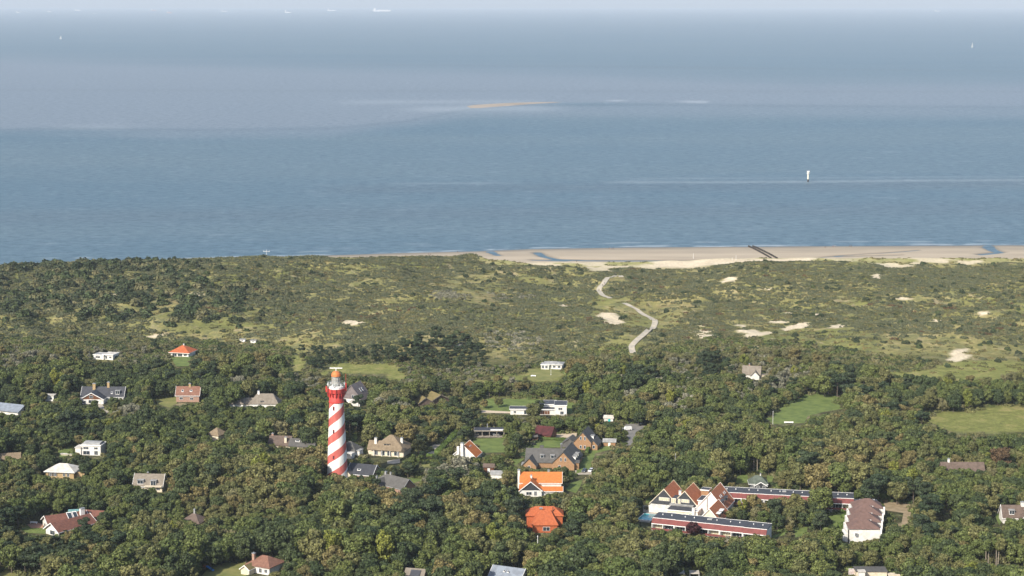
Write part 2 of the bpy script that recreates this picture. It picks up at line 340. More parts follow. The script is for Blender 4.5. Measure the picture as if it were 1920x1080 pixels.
foam = .28*np.exp(-((SPY-(189+3*wn))/1.4)**2)*ss(1040, 1060, SPX)*ss(1290, 1200, SPX)*ss(.5, .62, fbm(SPX, SPY, 40, 3, 3))
foam = np.maximum(foam, .25*np.exp(-((SPY-(191+.02*(SPX-1300)+3*wn))/2)**2)*ss(1260, 1290, SPX)*ss(1360, 1320, SPX)*ss(.45, .6, fbm(SPX, SPY, 30, 2, 3)))
for x0, x1, yl, wd, am in [(720, 960, 343, 1.5, .09), (1130, 2100, 343, 2, .13), (1150, 2100, 336, 1.5, .07), (100, 240, 232, 5, .07), (760, 1040, 204, 5, .14), (640, 1000, 190, 5, .10)]:
    foam = np.maximum(foam, am*np.exp(-((SPY-yl-8*wn+.006*(SPX-1130))/wd)**2)*ss(x0-40, x0+60, SPX)*ss(x1+60, x1-60, SPX))
sd = SY-shore(SX)
foam = np.maximum(foam, .5*np.exp(-((sd-5-14*(fbm(SX, SY, 45, 1, 3)-.3))/3.0)**2)*ss(.42, .62, fbm(SX, SY*.3, 26, 4, 3)))
foam = np.maximum(foam, .25*np.exp(-((sd-26-30*(fbm(SX, SY, 120, 5, 3)-.3))/3.5)**2)*ss(.52, .62, fbm(SX, SY*.3, 30, 0, 3)))
ny, nx = SX.shape; ii = (np.arange(ny-1)[:, None]*nx+np.arange(nx-1)[None, :]).ravel()
me = npmesh('sea', np.stack([SX.ravel(), SY.ravel(), SX.ravel()*0], 1), np.stack([ii, ii+1, ii+1+nx, ii+nx], 1), [water_mat()])
for a, b in (('shoal', shoal), ('streak', strk), ('foam', foam)): attr(me, a, b)
o = bpy.data.objects.new('sea', me); COL.objects.link(o); o['kind'] = 'structure'
# sandbank showing above the water
def sandbank():
    c = [(868, 199.5), (880, 197), (920, 194.5), (960, 192.5), (1000, 191.4), (1040, 190.8), (1062, 191.0), (1040, 192.6), (1010, 194.2), (985, 196.2), (955, 198.6), (925, 200.6), (895, 203), (876, 203.4)]
    g = [G(a, b, 0) for a, b in c]; cx = sum(a for a, b in g)/len(g); cy = sum(b for a, b in g)/len(g)
    b = MB(); n = len(g); vs = [(x, y, -.3) for x, y in g]+[(cx+(x-cx)*.8, cy+(y-cy)*.8, .5) for x, y in g]+[(cx+(x-cx)*.45, cy+(y-cy)*.45, .9) for x, y in g]
    b.add(vs, [(i, (i+1) % n, n+(i+1) % n, n+i) for i in range(n)]+[(n+i, n+(i+1) % n, 2*n+(i+1) % n, 2*n+i) for i in range(n)]+[[2*n+i for i in range(n)]])
    b.build('sandbank', mat('sandbank', (.34, .285, .225), .9, (.26, .22, .175), .01))['kind'] = 'structure'
sandbank()
# foam at the sandbank's rim
# ---------------------------------------------------------------- what the picture must keep clear: (polygon, depth reference py or None = ground)
CW, CH = 960, 560
CLR = np.zeros((CH, CW))
def inpoly(px, py, pts):
    r = np.zeros(np.shape(px), bool); n = len(pts); j = n-1
    for i in range(n):
        xi, yi = pts[i]; xj, yj = pts[j]
        c = ((yi > py) != (yj > py)) & (px < (xj-xi)*(py-yi)/((yj-yi) if yj != yi else 1e-9)+xi); r ^= c; j = i
    return r
_px, _py = np.meshgrid(np.arange(CW)*2+1., np.arange(CH)*2+1.)
def clear(pts, Yref=None, off=0):
    m = inpoly(_px, _py, pts)
    u = (540-_py)/F; Yg = (cp+u*sp)*((3-HC)/(-sp+u*cp))
    CLR[m] = np.maximum(CLR[m], (Yg[m]-off if Yref is None else Yref))
FOOT = []          # (x, y, r) kept free of trunks
# flat patches laid on the village ground
M_lawn = mat('lawn', (.155, .200, .052), .95, (.092, .132, .034), .18, .32, .62, bump=.15, wave=('DIAGONAL', .35, .18))
M_lawn_dry = mat('lawn_dry', (.210, .200, .070), .95, (.135, .150, .045), .15, .35, .65)
M_paving = mat('paving', (.40, .36, .29), .9, (.30, .27, .22), .4)
M_asphalt = mat('asphalt', (.20, .19, .175), .9, (.15, .145, .135), .4)
M_dirt = mat('dirt', (.30, .235, .15), .95, (.22, .17, .10), .3)
M_sandpave = mat('arena_sand', (.52, .43, .32), .95, (.46, .38, .28), .3)
_pn = [0]
def patch(name, pts, m, clr=True, grow=0):
    _pn[0] += 1; z = .012+.004*(_pn[0] % 9)
    g = [G(a, b, 3) for a, b in pts]; cx = sum(a for a, b in g)/len(g); cy = sum(b for a, b in g)/len(g)
    zz = max(zat(x, y) for x, y in g)
    b = MB().poly([(x-cx, y-cy, 0) for x, y in g]); 
    o = b.build(name, m, loc=(cx, cy, max(zz, 3)+z)); o['kind'] = 'structure'
    if clr: clear(pts)
    return o
for pts in [[(1437, 785), (1460, 765), (1500, 747), (1512, 736), (1570, 739), (1566, 752), (1582, 766), (1545, 772), (1515, 780), (1508, 793), (1450, 795)],
            [(882, 823), (946, 821), (942, 832), (950, 842), (945, 848), (905, 849), (893, 838)], [(953, 869), (985, 842), (1002, 827), (1062, 825), (1064, 838), (988, 841), (986, 858), (968, 872)],
            [(906, 748), (1010, 748), (1010, 759), (960, 772), (906, 769)], [(1062, 748), (1076, 750), (1074, 775), (1060, 776)],
            [(1108, 838), (1134, 838), (1150, 828), (1150, 842), (1116, 850), (1106, 882), (1080, 888), (1084, 870), (1104, 850)], [(752, 906), (762, 897), (786, 893), (792, 900), (767, 909)],
            [(320, 672), (358, 670), (354, 688), (331, 689)], [(36, 991), (56, 986), (86, 990), (85, 1001), (48, 999)],
            [(1552, 965), (1570, 956), (1597, 953), (1592, 985), (1584, 1006), (1570, 1006), (1551, 985)], [(1490, 990), (1515, 984), (1512, 1004), (1491, 1008)], [(1446, 996), (1462, 993), (1472, 1003), (1450, 1009)],
            [(1383, 889), (1402, 889), (1402, 905), (1380, 906)], [(1438, 891), (1452, 891), (1447, 905), (1438, 906)], [(108, 843), (134, 838), (138, 853), (112, 858)], [(652, 828), (666, 808), (672, 810), (668, 828)],
            [(1866, 962), (1880, 952), (1884, 966), (1874, 985), (1868, 975)], [(1773, 960), (1780, 958), (1778, 978), (1772, 978)], [(1070, 905), (1092, 900), (1088, 912), (1080, 925), (1060, 918)], [(1212, 934), (1221, 930), (1224, 944), (1210, 944)],
            [(1575, 1062), (1592, 1062), (1592, 1070), (1576, 1070)]]:
    patch('lawn', pts, M_lawn)
for pts in [[(375, 1084), (390, 1066), (430, 1052), (475, 1045), (472, 1062), (460, 1084)], [(288, 746), (330, 739), (332, 756), (318, 764), (298, 758)], [(990, 692), (1048, 694), (1060, 702), (1030, 713), (995, 711)], [(788, 869), (814, 862), (818, 872), (795, 877)], [(0, 1067), (60, 1076), (80, 1090), (0, 1090)]]:
    patch('dry_grass', pts, M_lawn_dry)
patch('driveway', [(801, 852), (806, 838), (850, 808), (857, 807), (842, 822), (824, 838), (818, 853)], M_paving)
patch('driveway', [(181, 759), (191, 758), (204, 772), (199, 776)], M_paving)
patch('parking_area', [(1172, 790), (1205, 793), (1212, 800), (1192, 810), (1186, 835), (1174, 835), (1176, 812), (1170, 800)], M_asphalt)
patch('riding_arena', [(1022, 810), (1083, 808), (1079, 824), (1022, 822)], M_sandpave)
patch('terrace', [(726, 864), (750, 860), (750, 868), (736, 870), (726, 869)], M_paving)
patch('terrace', [(50, 983), (68, 979), (82, 984), (80, 990), (58, 990)], mat('brick_terrace', (.42, .24, .17), .9))
patch('terrace', [(1206, 953), (1246, 958), (1244, 962), (1206, 960)], M_paving)
patch('pool_deck', [(1198, 978), (1212, 960), (1232, 962), (1218, 980)], M_paving)
patch('service_road', [(1655, 934), (1700, 938), (1713, 944), (1702, 985), (1689, 988), (1694, 962), (1660, 957)], M_dirt)
patch('garden_path', [(1561, 986), (1566, 969), (1569, 969), (1564, 986)], M_sandpave)
patch('road', [(-20, 1072), (10, 1074), (30, 1086), (-20, 1090)], M_asphalt)
patch('driveway', [(903, 769), (958, 770), (958, 775), (903, 774)], M_sandpave)
patch('car_park', [(1078, 882), (1116, 880), (1112, 890), (1080, 890)], M_paving)
# the concrete path over the dunes
PATH = [[(1187, 663), (1183, 650), (1196, 637), (1211, 625), (1226, 613), (1229, 604), (1221, 597), (1209, 592), (1196, 582), (1182, 575), (1170, 569)], [(1144, 560), (1128, 553), (1122, 546), (1124, 540), (1134, 529), (1146, 520), (1156, 515.5), (1165, 520)]]
def ground_hit(px, py):
    z = 8.0
    for _ in range(25): x, y = G(px, py, z); z = .5*z+.5*zat(x, y)
    return x, y, z
M_path = mat('path_concrete', (.47, .415, .32), .9, (.35, .32, .26), .3)
path_world = []
for seg in PATH:
    w_ = [ground_hit(a, b) for a, b in seg]; P3 = []
    for i in range(len(w_)-1):
        for k in range(8): t = k/8; P3.append([w_[i][j]*(1-t)+w_[i+1][j]*t for j in (0, 1)])
    P3.append(w_[-1][:2]); A = np.array(P3)
    for _ in range(6): A[1:-1] = (A[:-2]+A[1:-1]*2+A[2:])/4
    d = np.gradient(A, axis=0); d /= np.linalg.norm(d, axis=1)[:, None]; nrm = np.stack([-d[:, 1], d[:, 0]], 1)
    path_world.append(A); cols = np.array([-2.0, -1, 0, 1, 2.0]); Q = A[:, None, :]+nrm[:, None, :]*cols[None, :, None]
    z = height(Q[..., 0], Q[..., 1])[0]; z = np.maximum(z, z.mean(1, keepdims=True))+.35
    m_, k_ = z.shape; V_ = np.stack([Q[..., 0].ravel(), Q[..., 1].ravel(), z.ravel()], 1); ii = (np.arange(m_-1)[:, None]*k_+np.arange(k_-1)[None, :]).ravel()
    me = npmesh('dune_path', V_, np.stack([ii, ii+1, ii+1+k_, ii+k_], 1), [M_path]); o = bpy.data.objects.new('dune_path', me); COL.objects.link(o); o['kind'] = 'structure'
    for (x, y), zz in zip(A, z.mean(1)):
        a, b, _ = proj(x, y, zz); r = 3
        clear([(a-r-2, b-r), (a+r+2, b-r), (a+r+2, b+r), (a-r-2, b+r)], y)
# ---------------------------------------------------------------- building materials
C_ = lambda *a: a
M_white = mat('white_render', (.68, .665, .625), .8, (.57, .55, .50), .6)
M_cream = mat('cream_render', (.66, .58, .44), .8, (.56, .49, .37), .6)
M_trim = mat('white_paint', (.78, .77, .74), .5, (.70, .69, .66), 2)
M_brick = mat('brick_orange', (.38, .225, .120), .9, (.28, .165, .088), 3, wave=('Z', 2.2, .25))
M_brickred = mat('brick_pale_red', (.42, .27, .20), .9, (.32, .20, .15), 3, wave=('Z', 2.2, .25))
M_brickyel = mat('brick_yellow', (.47, .34, .18), .9, (.38, .27, .14), 3, wave=('Z', 2.2, .25))
M_wood = mat('timber_brown', (.20, .085, .04), .8, (.13, .055, .028), 3, wave=('X', 2, .4))
M_slateboard = mat('dark_boarding', (.060, .064, .070), .7, (.040, .043, .048), 2, wave=('Z', 1.5, .4))
M_orange = mat('tile_orange', (.64, .21, .055), .8, (.52, .16, .042), 1.1, .35, .65, wave=('Z', 2.6, .35), bump=.05)
M_redor = mat('tile_red_orange', (.52, .145, .055), .8, (.40, .105, .04), 1.1, .35, .65, wave=('Z', 2.6, .35), bump=.05)
M_terra = mat('tile_terracotta', (.54, .200, .090), .85, (.40, .145, .068), 1.1, .35, .65, wave=('Z', 2.6, .4), bump=.05)
M_redbr = mat('tile_red_brown', (.215, .095, .068), .85, (.150, .068, .050), .9, .35, .65, wave=('Z', 2.4, .35), bump=.05)
M_brownt = mat('tile_brown', (.17, .125, .10), .85, (.12, .088, .07), .9, .35, .65, wave=('Z', 2.4, .35), bump=.05)
M_brickt = mat('tile_brick_brown', (.27, .14, .095), .85, (.20, .10, .07), .9, .35, .65, wave=('Z', 2.4, .35))
M_purpt = mat('tile_grey_purple', (.215, .185, .180), .85, (.165, .140, .135), .9, wave=('Z', 2.4, .3))
M_slate = mat('slate_dark', (.055, .058, .068), .6, (.038, .040, .048), .8, .35, .65, wave=('Z', 2.4, .3), spec=.4)
M_slateg = mat('slate_grey', (.135, .130, .122), .8, (.090, .087, .080), .6, .3, .7, wave=('Z', 2.4, .35), bump=.05)
M_thatch = mat('thatch', (.245, .190, .125), .95, (.165, .125, .080), .7, .3, .7, bump=.15, bscale=3)
M_thatchg = mat('thatch_grey', (.235, .205, .165), .95, (.165, .140, .110), .7, .3, .7, bump=.15, bscale=3)
M_moss = mat('mossy_roof', (.210, .160, .070), .95, (.130, .115, .045), .5, .3, .7, bump=.15, bscale=3)
M_felt = mat('roofing_felt', (.060, .064, .075), .75, (.045, .048, .056), .35, .35, .65)
M_greyroof = mat('grey_sheet_roof', (.33, .33, .32), .7, (.24, .24, .23), .5)
M_paleroof = mat('pale_roof', (.56, .53, .47), .8, (.44, .41, .36), .5)
M_bluegrey = mat('blue_grey_roof', (.22, .25, .29), .6, (.17, .19, .22), .5)
M_greenroof = mat('green_grey_roof', (.105, .125, .100), .85, (.075, .09, .07), .7)
M_redpanel = mat('red_panels', (.200, .060, .052), .7, (.160, .050, .044), .6, wave=('X', 1.2, .15))
M_maroon = mat('maroon_roof', (.085, .022, .022), .8, (.05, .015, .015), .6)
M_purroof = mat('tile_mauve_brown', (.190, .118, .098), .85, (.135, .085, .070), .8, .3, .7, wave=('Z', 2.4, .3))
M_glass = mat('window_glass', (.035, .045, .055), .08, (.03, .04, .05), 1, spec=.6)
M_curtain = mat('window_curtain', (.50, .46, .32), .7, (.40, .36, .25), 2)
M_metal = mat('grey_metal', (.35, .36, .37), .45, (.28, .29, .30), 2, metal=.3)
M_teal = mat('teal_paint', (.05, .42, .42), .5, (.04, .34, .34), 2)
M_pool = mat('pool_water', (.06, .42, .42), .1, (.05, .36, .37), .3, spec=.5)
M_black = mat('black_rubber', (.02, .02, .02), .8)

LANDMARKS = []
def RP(px, py, h):      # ground point under the thing of height h whose top shows at this pixel
    z = 3.0
    for _ in range(12): x, y = G(px, py, z+h); z = zat(x, y)
    return x, y, z
PROUD = [0]
class House:
    def __init__(s, name, px, py, h, rz, label, short, foot=9, vis=None, cat='house', vy=5):
        x, y, z = RP(px, py, h); s.x, s.y, s.z = x, y, z; s.k = 0
        s.r = empty(name, (x, y, z), R(rz), label, cat)
        if short: LANDMARKS.append((short, x, y))
        FOOT.append((x, y, foot))
        if vis: clear(vis, None, 9) if cat in ('hotel', 'hotel wing', 'building') else clear(vis, y-min(vy, 4))
    def part(s, b, name, m, parent=None, smooth=False): return b.build(name, m, parent or s.r, smooth=smooth)
    def gable(s, L, W, h, rh, wall, roof, fr=(0, 0, 0), trim=None, over=.45, gmat=None, th=.28, z0=-.3):
        ox, oy, a = fr; a = R(a); fr4 = (ox, oy, 0, a); l, q = L/2, W/2
        b = MB().at(*fr4); vs = []
        for x in (-l, l): vs += [(x, -q, z0), (x, q, z0), (x, q, h), (x, 0, h+rh-.05), (x, -q, h)]
        b.add(vs, [(0, 4, 3, 2, 1), (5, 6, 7, 8, 9), (0, 5, 9, 4), (1, 2, 7, 6), (4, 9, 8, 3), (2, 3, 8, 7)]); s.part(b, 'wall', wall)
        k = rh/q; e = q+over; ez = h-over*k; X = l+over
        b = MB().at(*fr4)
        for sg in (-1, 1):
            pts = [(-X, sg*e, ez+.12), (X, sg*e, ez+.12), (X, 0, h+rh+.12), (-X, 0, h+rh+.12)]
            b.slab(pts if sg < 0 else pts[::-1], th)
        s.part(b, 'roof', roof)
        if gmat:
            for sg in (-1, 1): s.part(MB().at(*fr4).add([(sg*l, -q, h), (sg*l, q, h), (sg*l, 0, h+rh-.06), (sg*(l+.06), -q, h), (sg*(l+.06), q, h), (sg*(l+.06), 0, h+rh-.06)], [(3, 4, 5), (0, 2, 1), (0, 1, 4, 3), (1, 2, 5, 4), (2, 0, 3, 5)]), 'gable_cladding', gmat)
        if trim:
            b = MB().at(*fr4)
            for sx in (-1, 1):
                for sg in (-1, 1):
                    x0, x1 = sorted((sx*X, sx*(X+.12)))
                    p = [(x0, sg*e, ez-.22), (x1, sg*e, ez-.22), (x1, 0, h+rh-.12), (x0, 0, h+rh-.12)]; t = [(x, y, z+.42) for x, y, z in p]
                    b.add(p+t, [(0, 3, 2, 1), (4, 5, 6, 7), (0, 1, 5, 4), (1, 2, 6, 5), (2, 3, 7, 6), (3, 0, 4, 7)])
            for sg in (-1, 1): b.box(-X, X, *(sorted((sg*e, sg*(e+.1)))), ez-.12, ez+.14)
            s.part(b, 'verge_board', trim)
        return s
    def hip(s, L, W, h, rh, wall, roof, fr=(0, 0, 0), over=.5, ridge=None, fascia=None, z0=-.3):
        ox, oy, a = fr; fr4 = (ox, oy, 0, R(a)); l, q = L/2, W/2; rr = (max(L-W, 0) if ridge is None else ridge)/2
        s.part(MB().at(*fr4).box(-l, l, -q, q, z0, h), 'wall', wall)
        l += over; q += over; k = h+.02; t = h+rh
        b = MB().at(*fr4)
        base = [(-l, -q, k), (l, -q, k), (l, q, k), (-l, q, k)]
        vs = base+[(x, y, z+.18) for x, y, z in base]+[(-rr-.01, 0, t), (rr+.01, 0, t)]
        b.add(vs, [(3, 2, 1, 0), (0, 1, 5, 4), (1, 2, 6, 5), (2, 3, 7, 6), (3, 0, 4, 7), (4, 5, 9, 8), (6, 7, 8, 9), (5, 6, 9), (7, 4, 8)]); s.part(b, 'roof', roof)
        if fascia: s.part(MB().at(*fr4).box(-l-.06, l+.06, -q-.06, -q-.003, k-.12, k+.14).box(-l-.06, -l-.003, -q-.003, q, k-.12, k+.14).box(l+.003, l+.06, -q-.003, q, k-.12, k+.14), 'gutter', fascia)
        return s
    def flat(s, x0, x1, y0, y1, z0, z1, wall, roof, fascia=None, over=.3, a=0, th=.3):
        T = (0, 0, 0, R(a)); s.part(MB().at(*T).box(x0, x1, y0, y1, z0, z1), 'wall', wall)
        s.part(MB().at(*T).box(x0-over, x1+over, y0-over, y1+over, z1+.003, z1+th), 'roof', roof)
        if fascia: e = over+.003; s.part(MB().at(*T).box(x0-e-.08, x1+e+.08, y0-e-.08, y0-e, z1-.1, z1+th+.08).box(x0-e-.08, x0-e, y0-e, y1+e, z1-.1, z1+th+.08).box(x1+e, x1+e+.08, y0-e, y1+e, z1-.1, z1+th+.08).box(x0-e-.08, x1+e+.08, y1+e, y1+e+.08, z1-.1, z1+th+.08), 'fascia', fascia)
        return s
    def win(s, x, y, z, w, h, a=0, frame=None, glass=None, name='window', bars=1):
        T = (x, y, z, R(a)); b = MB().at(*T).box(-w/2, w/2, -.07, .05, 0, h); f = s.part(b, name, frame or M_trim)
        b = MB().at(*T); t = .10; n = bars+1; pw = (w-t*(n+1))/n
        for i in range(n): b.box(-w/2+t+i*(pw+t), -w/2+t+i*(pw+t)+pw, -.10, -.072, t, h-t)
        s.part(b, 'pane', glass or M_glass, f); return f
    def wins(s, L_, **k):
        for q in L_: s.win(*q, **k)
        return s
    def chimney(s, x, y, z0, z1, w=.9, m=None, cap=True, d=None):
        d = d or w; c = s.part(MB().box(x-w/2, x+w/2, y-d/2, y+d/2, z0, z1), 'chimney', m or M_trim)
        if cap: s.part(MB().box(x-w/2-.12, x+w/2+.12, y-d/2-.12, y+d/2+.12, z1+.003, z1+.16).lathe([(.16, z1+.16), (.13, z1+.6)], 8, x, y), 'chimney_cap', M_metal, c)
        return s
    def dormer(s, x, y, z, w, h, d, a=0, cheek=None, roof=None, frame=None):
        T = (x, y, z, R(a)); c = s.part(MB().at(*T).box(-w/2, w/2, 0, d, 0, h), 'dormer', cheek or M_trim)
        s.part(MB().at(*T).box(-w/2-.25, w/2+.25, -.35, d, h+.003, h+.16), 'dormer_roof', roof or M_greyroof, c)
        n = max(1, int(w/1.1)); b = MB().at(*T)
        for i in range(n): u = -w/2+.12+i*(w-.12)/n; b.box(u, u+(w-.12)/n-.12, -.04, -.002, .25, h-.12)
        s.part(b, 'pane', M_glass, c); return s
    def sky(s, x, y, z, w, l, slope, a=0):      # roof light lying on a slope that rises along local +y
        cs, sn = math.cos(slope), math.sin(slope); T = (x, y, z, R(a))
        p = [(-w/2, -l/2*cs, -l/2*sn), (w/2, -l/2*cs, -l/2*sn), (w/2, l/2*cs, l/2*sn), (-w/2, l/2*cs, l/2*sn)]
        f = s.part(MB().at(*T).slab([(a_, b_, c_+.30) for a_, b_, c_ in p], .2), 'roof_light', M_trim)
        s.part(MB().at(*T).slab([(a_*.8, b_*.8, c_*.8+.33) for a_, b_, c_ in p], .02), 'pane', M_glass, f); return s
def base_roof(L, W, h, rh): return h+rh

# ---------------------------------------------------------------- the lighthouse
def lighthouse():
    x, y = G(633, 898, 3); z = 3.0; r = empty('lighthouse', (x, y, z), 0, 'tall round lighthouse with red and white spiral stripes and an orange lantern dome', 'lighthouse')
    r.scale = (1, 1, .972); LANDMARKS.append(('the lighthouse', x, y)); FOOT.append((x, y, 8)); clear([(613, 884), (620, 741), (612, 722), (618, 688), (648, 688), (652, 722), (646, 745), (653, 884)], y-6)
    m = bpy.data.materials.new('spiral_paint'); m.use_nodes = True; n = m.node_tree; L = n.links.new; b = n.nodes['Principled BSDF']; b.inputs['Roughness'].default_value = .75
    tc = n.nodes.new('ShaderNodeTexCoord'); sx = n.nodes.new('ShaderNodeSeparateXYZ'); L(tc.outputs['Object'], sx.inputs[0])
    def M(op, a, b_=None, c=None):
        q = n.nodes.new('ShaderNodeMath'); q.operation = op
        for i, v in enumerate((a, b_, c)):
            if v is None: continue
            if isinstance(v, (int, float)): q.inputs[i].default_value = v
            else: L(v, q.inputs[i])
        return q.outputs[0]
    # angle measured from the left edge (-x) across the front (-y) to the right edge (+x)
    th = M('ARCTAN2', M('MULTIPLY', sx.outputs[1], -1), M('MULTIPLY', sx.outputs[0], -1)); th = M('DIVIDE', th, 2*math.pi)
    f = M('FRACT', M('ADD', M('SUBTRACT', M('DIVIDE', M('SUBTRACT', sx.outputs[2], 29.3), 9.25), M('MULTIPLY', th, 2)), 10))
    white = M('MULTIPLY', M('LESS_THAN', f, .54), M('LESS_THAN', sx.outputs[2], 38.6))
    no = n.nodes.new('ShaderNodeTexNoise'); no.inputs['Scale'].default_value = .6; no.inputs['Detail'].default_value = 8; mp = n.nodes.new('ShaderNodeMapping'); mp.inputs['Scale'].default_value = (1, 1, .25); L(tc.outputs['Object'], mp.inputs[0]); L(mp.outputs[0], no.inputs[0])
    def rr(a, b_): q = n.nodes.new('ShaderNodeValToRGB'); q.color_ramp.elements[0].position = .35; q.color_ramp.elements[1].position = .62; q.color_ramp.elements[0].color = (*a, 1); q.color_ramp.elements[1].color = (*b_, 1); L(no.outputs[0], q.inputs[0]); return q.outputs[0]
    up = n.nodes.new('ShaderNodeMix'); up.data_type = 'RGBA'; L(M('GREATER_THAN', sx.outputs[2], 38.6), up.inputs[0]); L(rr((.40, .085, .068), (.49, .120, .095)), up.inputs[6]); L(rr((.42, .040, .034), (.50, .055, .045)), up.inputs[7])
    mx = n.nodes.new('ShaderNodeMix'); mx.data_type = 'RGBA'; L(white, mx.inputs[0]); L(up.outputs[2], mx.inputs[6]); L(rr((.60, .59, .54), (.76, .75, .71)), mx.inputs[7]); L(mx.outputs[2], b.inputs['Base Color'])
    MB().lathe([(5.35, -1), (5.25, 1.2), (4.85, 3.4), (4.45, 14), (4.0, 24), (3.62, 34), (3.42, 38.4), (3.42, 43.2)], 48).build('tower', m, r, smooth=True)
    red = mat('red_paint', (.48, .052, .042), .6, (.40, .042, .035), 1); dome = mat('dome_orange', (.60, .19, .06), .6, (.45, .15, .05), .8)
    MB().lathe([(3.55, 38.35), (3.66, 38.5), (3.66, 38.8), (3.50, 38.95)], 40).build('stone_ring', red, r)
    b = MB()
    for i in range(16):
        a = i*math.pi/8; c, s_ = math.cos(a), math.sin(a); MB().at(c*3.7, s_*3.7, 0, a).box(-.5, .55, -.22, .22, 42.0, 43.2).box(-.35, .2, -.16, .16, 41.2, 42.0).build('corbel', red, r)
    MB().lathe([(3.6, 43.2), (4.1, 43.35), (4.15, 45.3), (3.8, 45.32), (3.8, 45.2)], 40).build('gallery', red, r)
    dr = mat('dark_red_paint', (.20, .03, .03), .6)
    for i in range(12): a = i*math.pi/6+.1; MB().tube((4.38*math.cos(a), 4.38*math.sin(a), 42.6), (4.38*math.cos(a), 4.38*math.sin(a), 45.6), .13).build('gallery_bracket', dr, r)
    MB().lathe([(3.4, 45.2), (3.3, 46.2), (2.2, 46.6)], 40).build('upper_drum', M_trim, r)
    b = MB()
    for i in range(14):
        a = i*math.pi/7; c, s_ = math.cos(a), math.sin(a); b.tube((4.05*c, 4.05*s_, 45.5), (4.05*c, 4.05*s_, 48.5), .06, n=4)
    for zz in (47.0, 47.8, 48.5):
        for i in range(20): a, a2 = i*math.pi/10, (i+1)*math.pi/10; b.tube((4.05*math.cos(a), 4.05*math.sin(a), zz), (4.05*math.cos(a2), 4.05*math.sin(a2), zz), .06, n=4)
    for i in range(6): a = i*1.05+.2; b.at(4.0*math.cos(a), 4.0*math.sin(a), 0, a).box(-.3, .3, -.35, .35, 47.0, 47.9)
    b.at().build('railing', mat('railing_white', (.60, .62, .62), .5), r)
    gl = bpy.data.materials.new('lantern_glass'); gl.use_nodes = True; q = gl.node_tree.nodes['Principled BSDF']; q.inputs['Base Color'].default_value = (.75, .78, .76, 1); q.inputs['Roughness'].default_value = .1; q.inputs['Transmission Weight'].default_value = .6; q.inputs['IOR'].default_value = 1.1
    MB().lathe([(2.0, 46.6), (2.0, 51.4)], 16).build('lantern', gl, r)
    b = MB()
    for i in range(12): a = i*math.pi/6; b.tube((2.06*math.cos(a), 2.06*math.sin(a), 46.6), (2.06*math.cos(a), 2.06*math.sin(a), 51.4), .09, n=4)
    for zz in (46.7, 48.2, 49.8, 51.3): b.lathe([(2.02, zz-.08), (2.12, zz-.08), (2.12, zz+.08), (2.02, zz+.08)], 16)
    b.build('lantern_frame', mat('lantern_bars', (.42, .38, .33), .6), r)
    MB().lathe([(.7, 48.3), (1.0, 49.2), (1.0, 50.4), (.6, 51.0)], 12).build('lens', M_metal, r)
    MB().lathe([(2.35, 51.35), (2.35, 51.6), (2.15, 52.6), (1.6, 53.4), (.8, 53.8), (.3, 53.9)], 24).build('dome', dome, r, smooth=False)
    MB().tube((0, 0, 53.8), (0, 0, 55.1), .22).build('radar_post', M_trim, r)
    MB().at(0, 0, 0, R(-4)).box(-3.0, 3.0, -.25, .25, 55.1, 55.5).build('radar_scanner', M_trim, r)
    b = MB().tube((4.6, -.6, 42.6), (4.6, -.6, 52.6), .09).box(4.3, 4.9, -.9, -.3, 44, 48).build('antenna', red, r)
    MB().box(-5.0, -4.3, -.6, .2, 43.6, 46.4).build('equipment_box', red, r)
    for dx, zz in ((-4.6, 35.0), (-5.0, 23.6), (-5.2, 10.9)):
        rad = np.interp(zz, [3.4, 14, 24, 34, 38.4], [4.85, 4.45, 4.0, 3.62, 3.42]); a = math.atan2(-1, -.32); cx, cy = rad*math.cos(a), rad*math.sin(a)
        f_ = MB().at(cx, cy, zz, a+math.pi/2).box(-.42, .42, -.12, .3, 0, 2.0).build('window', red, r)
        MB().at(cx, cy, zz, a+math.pi/2).box(-.27, .27, -.16, -.125, .2, 1.75).build('pane', M_glass, f_)
lighthouse()
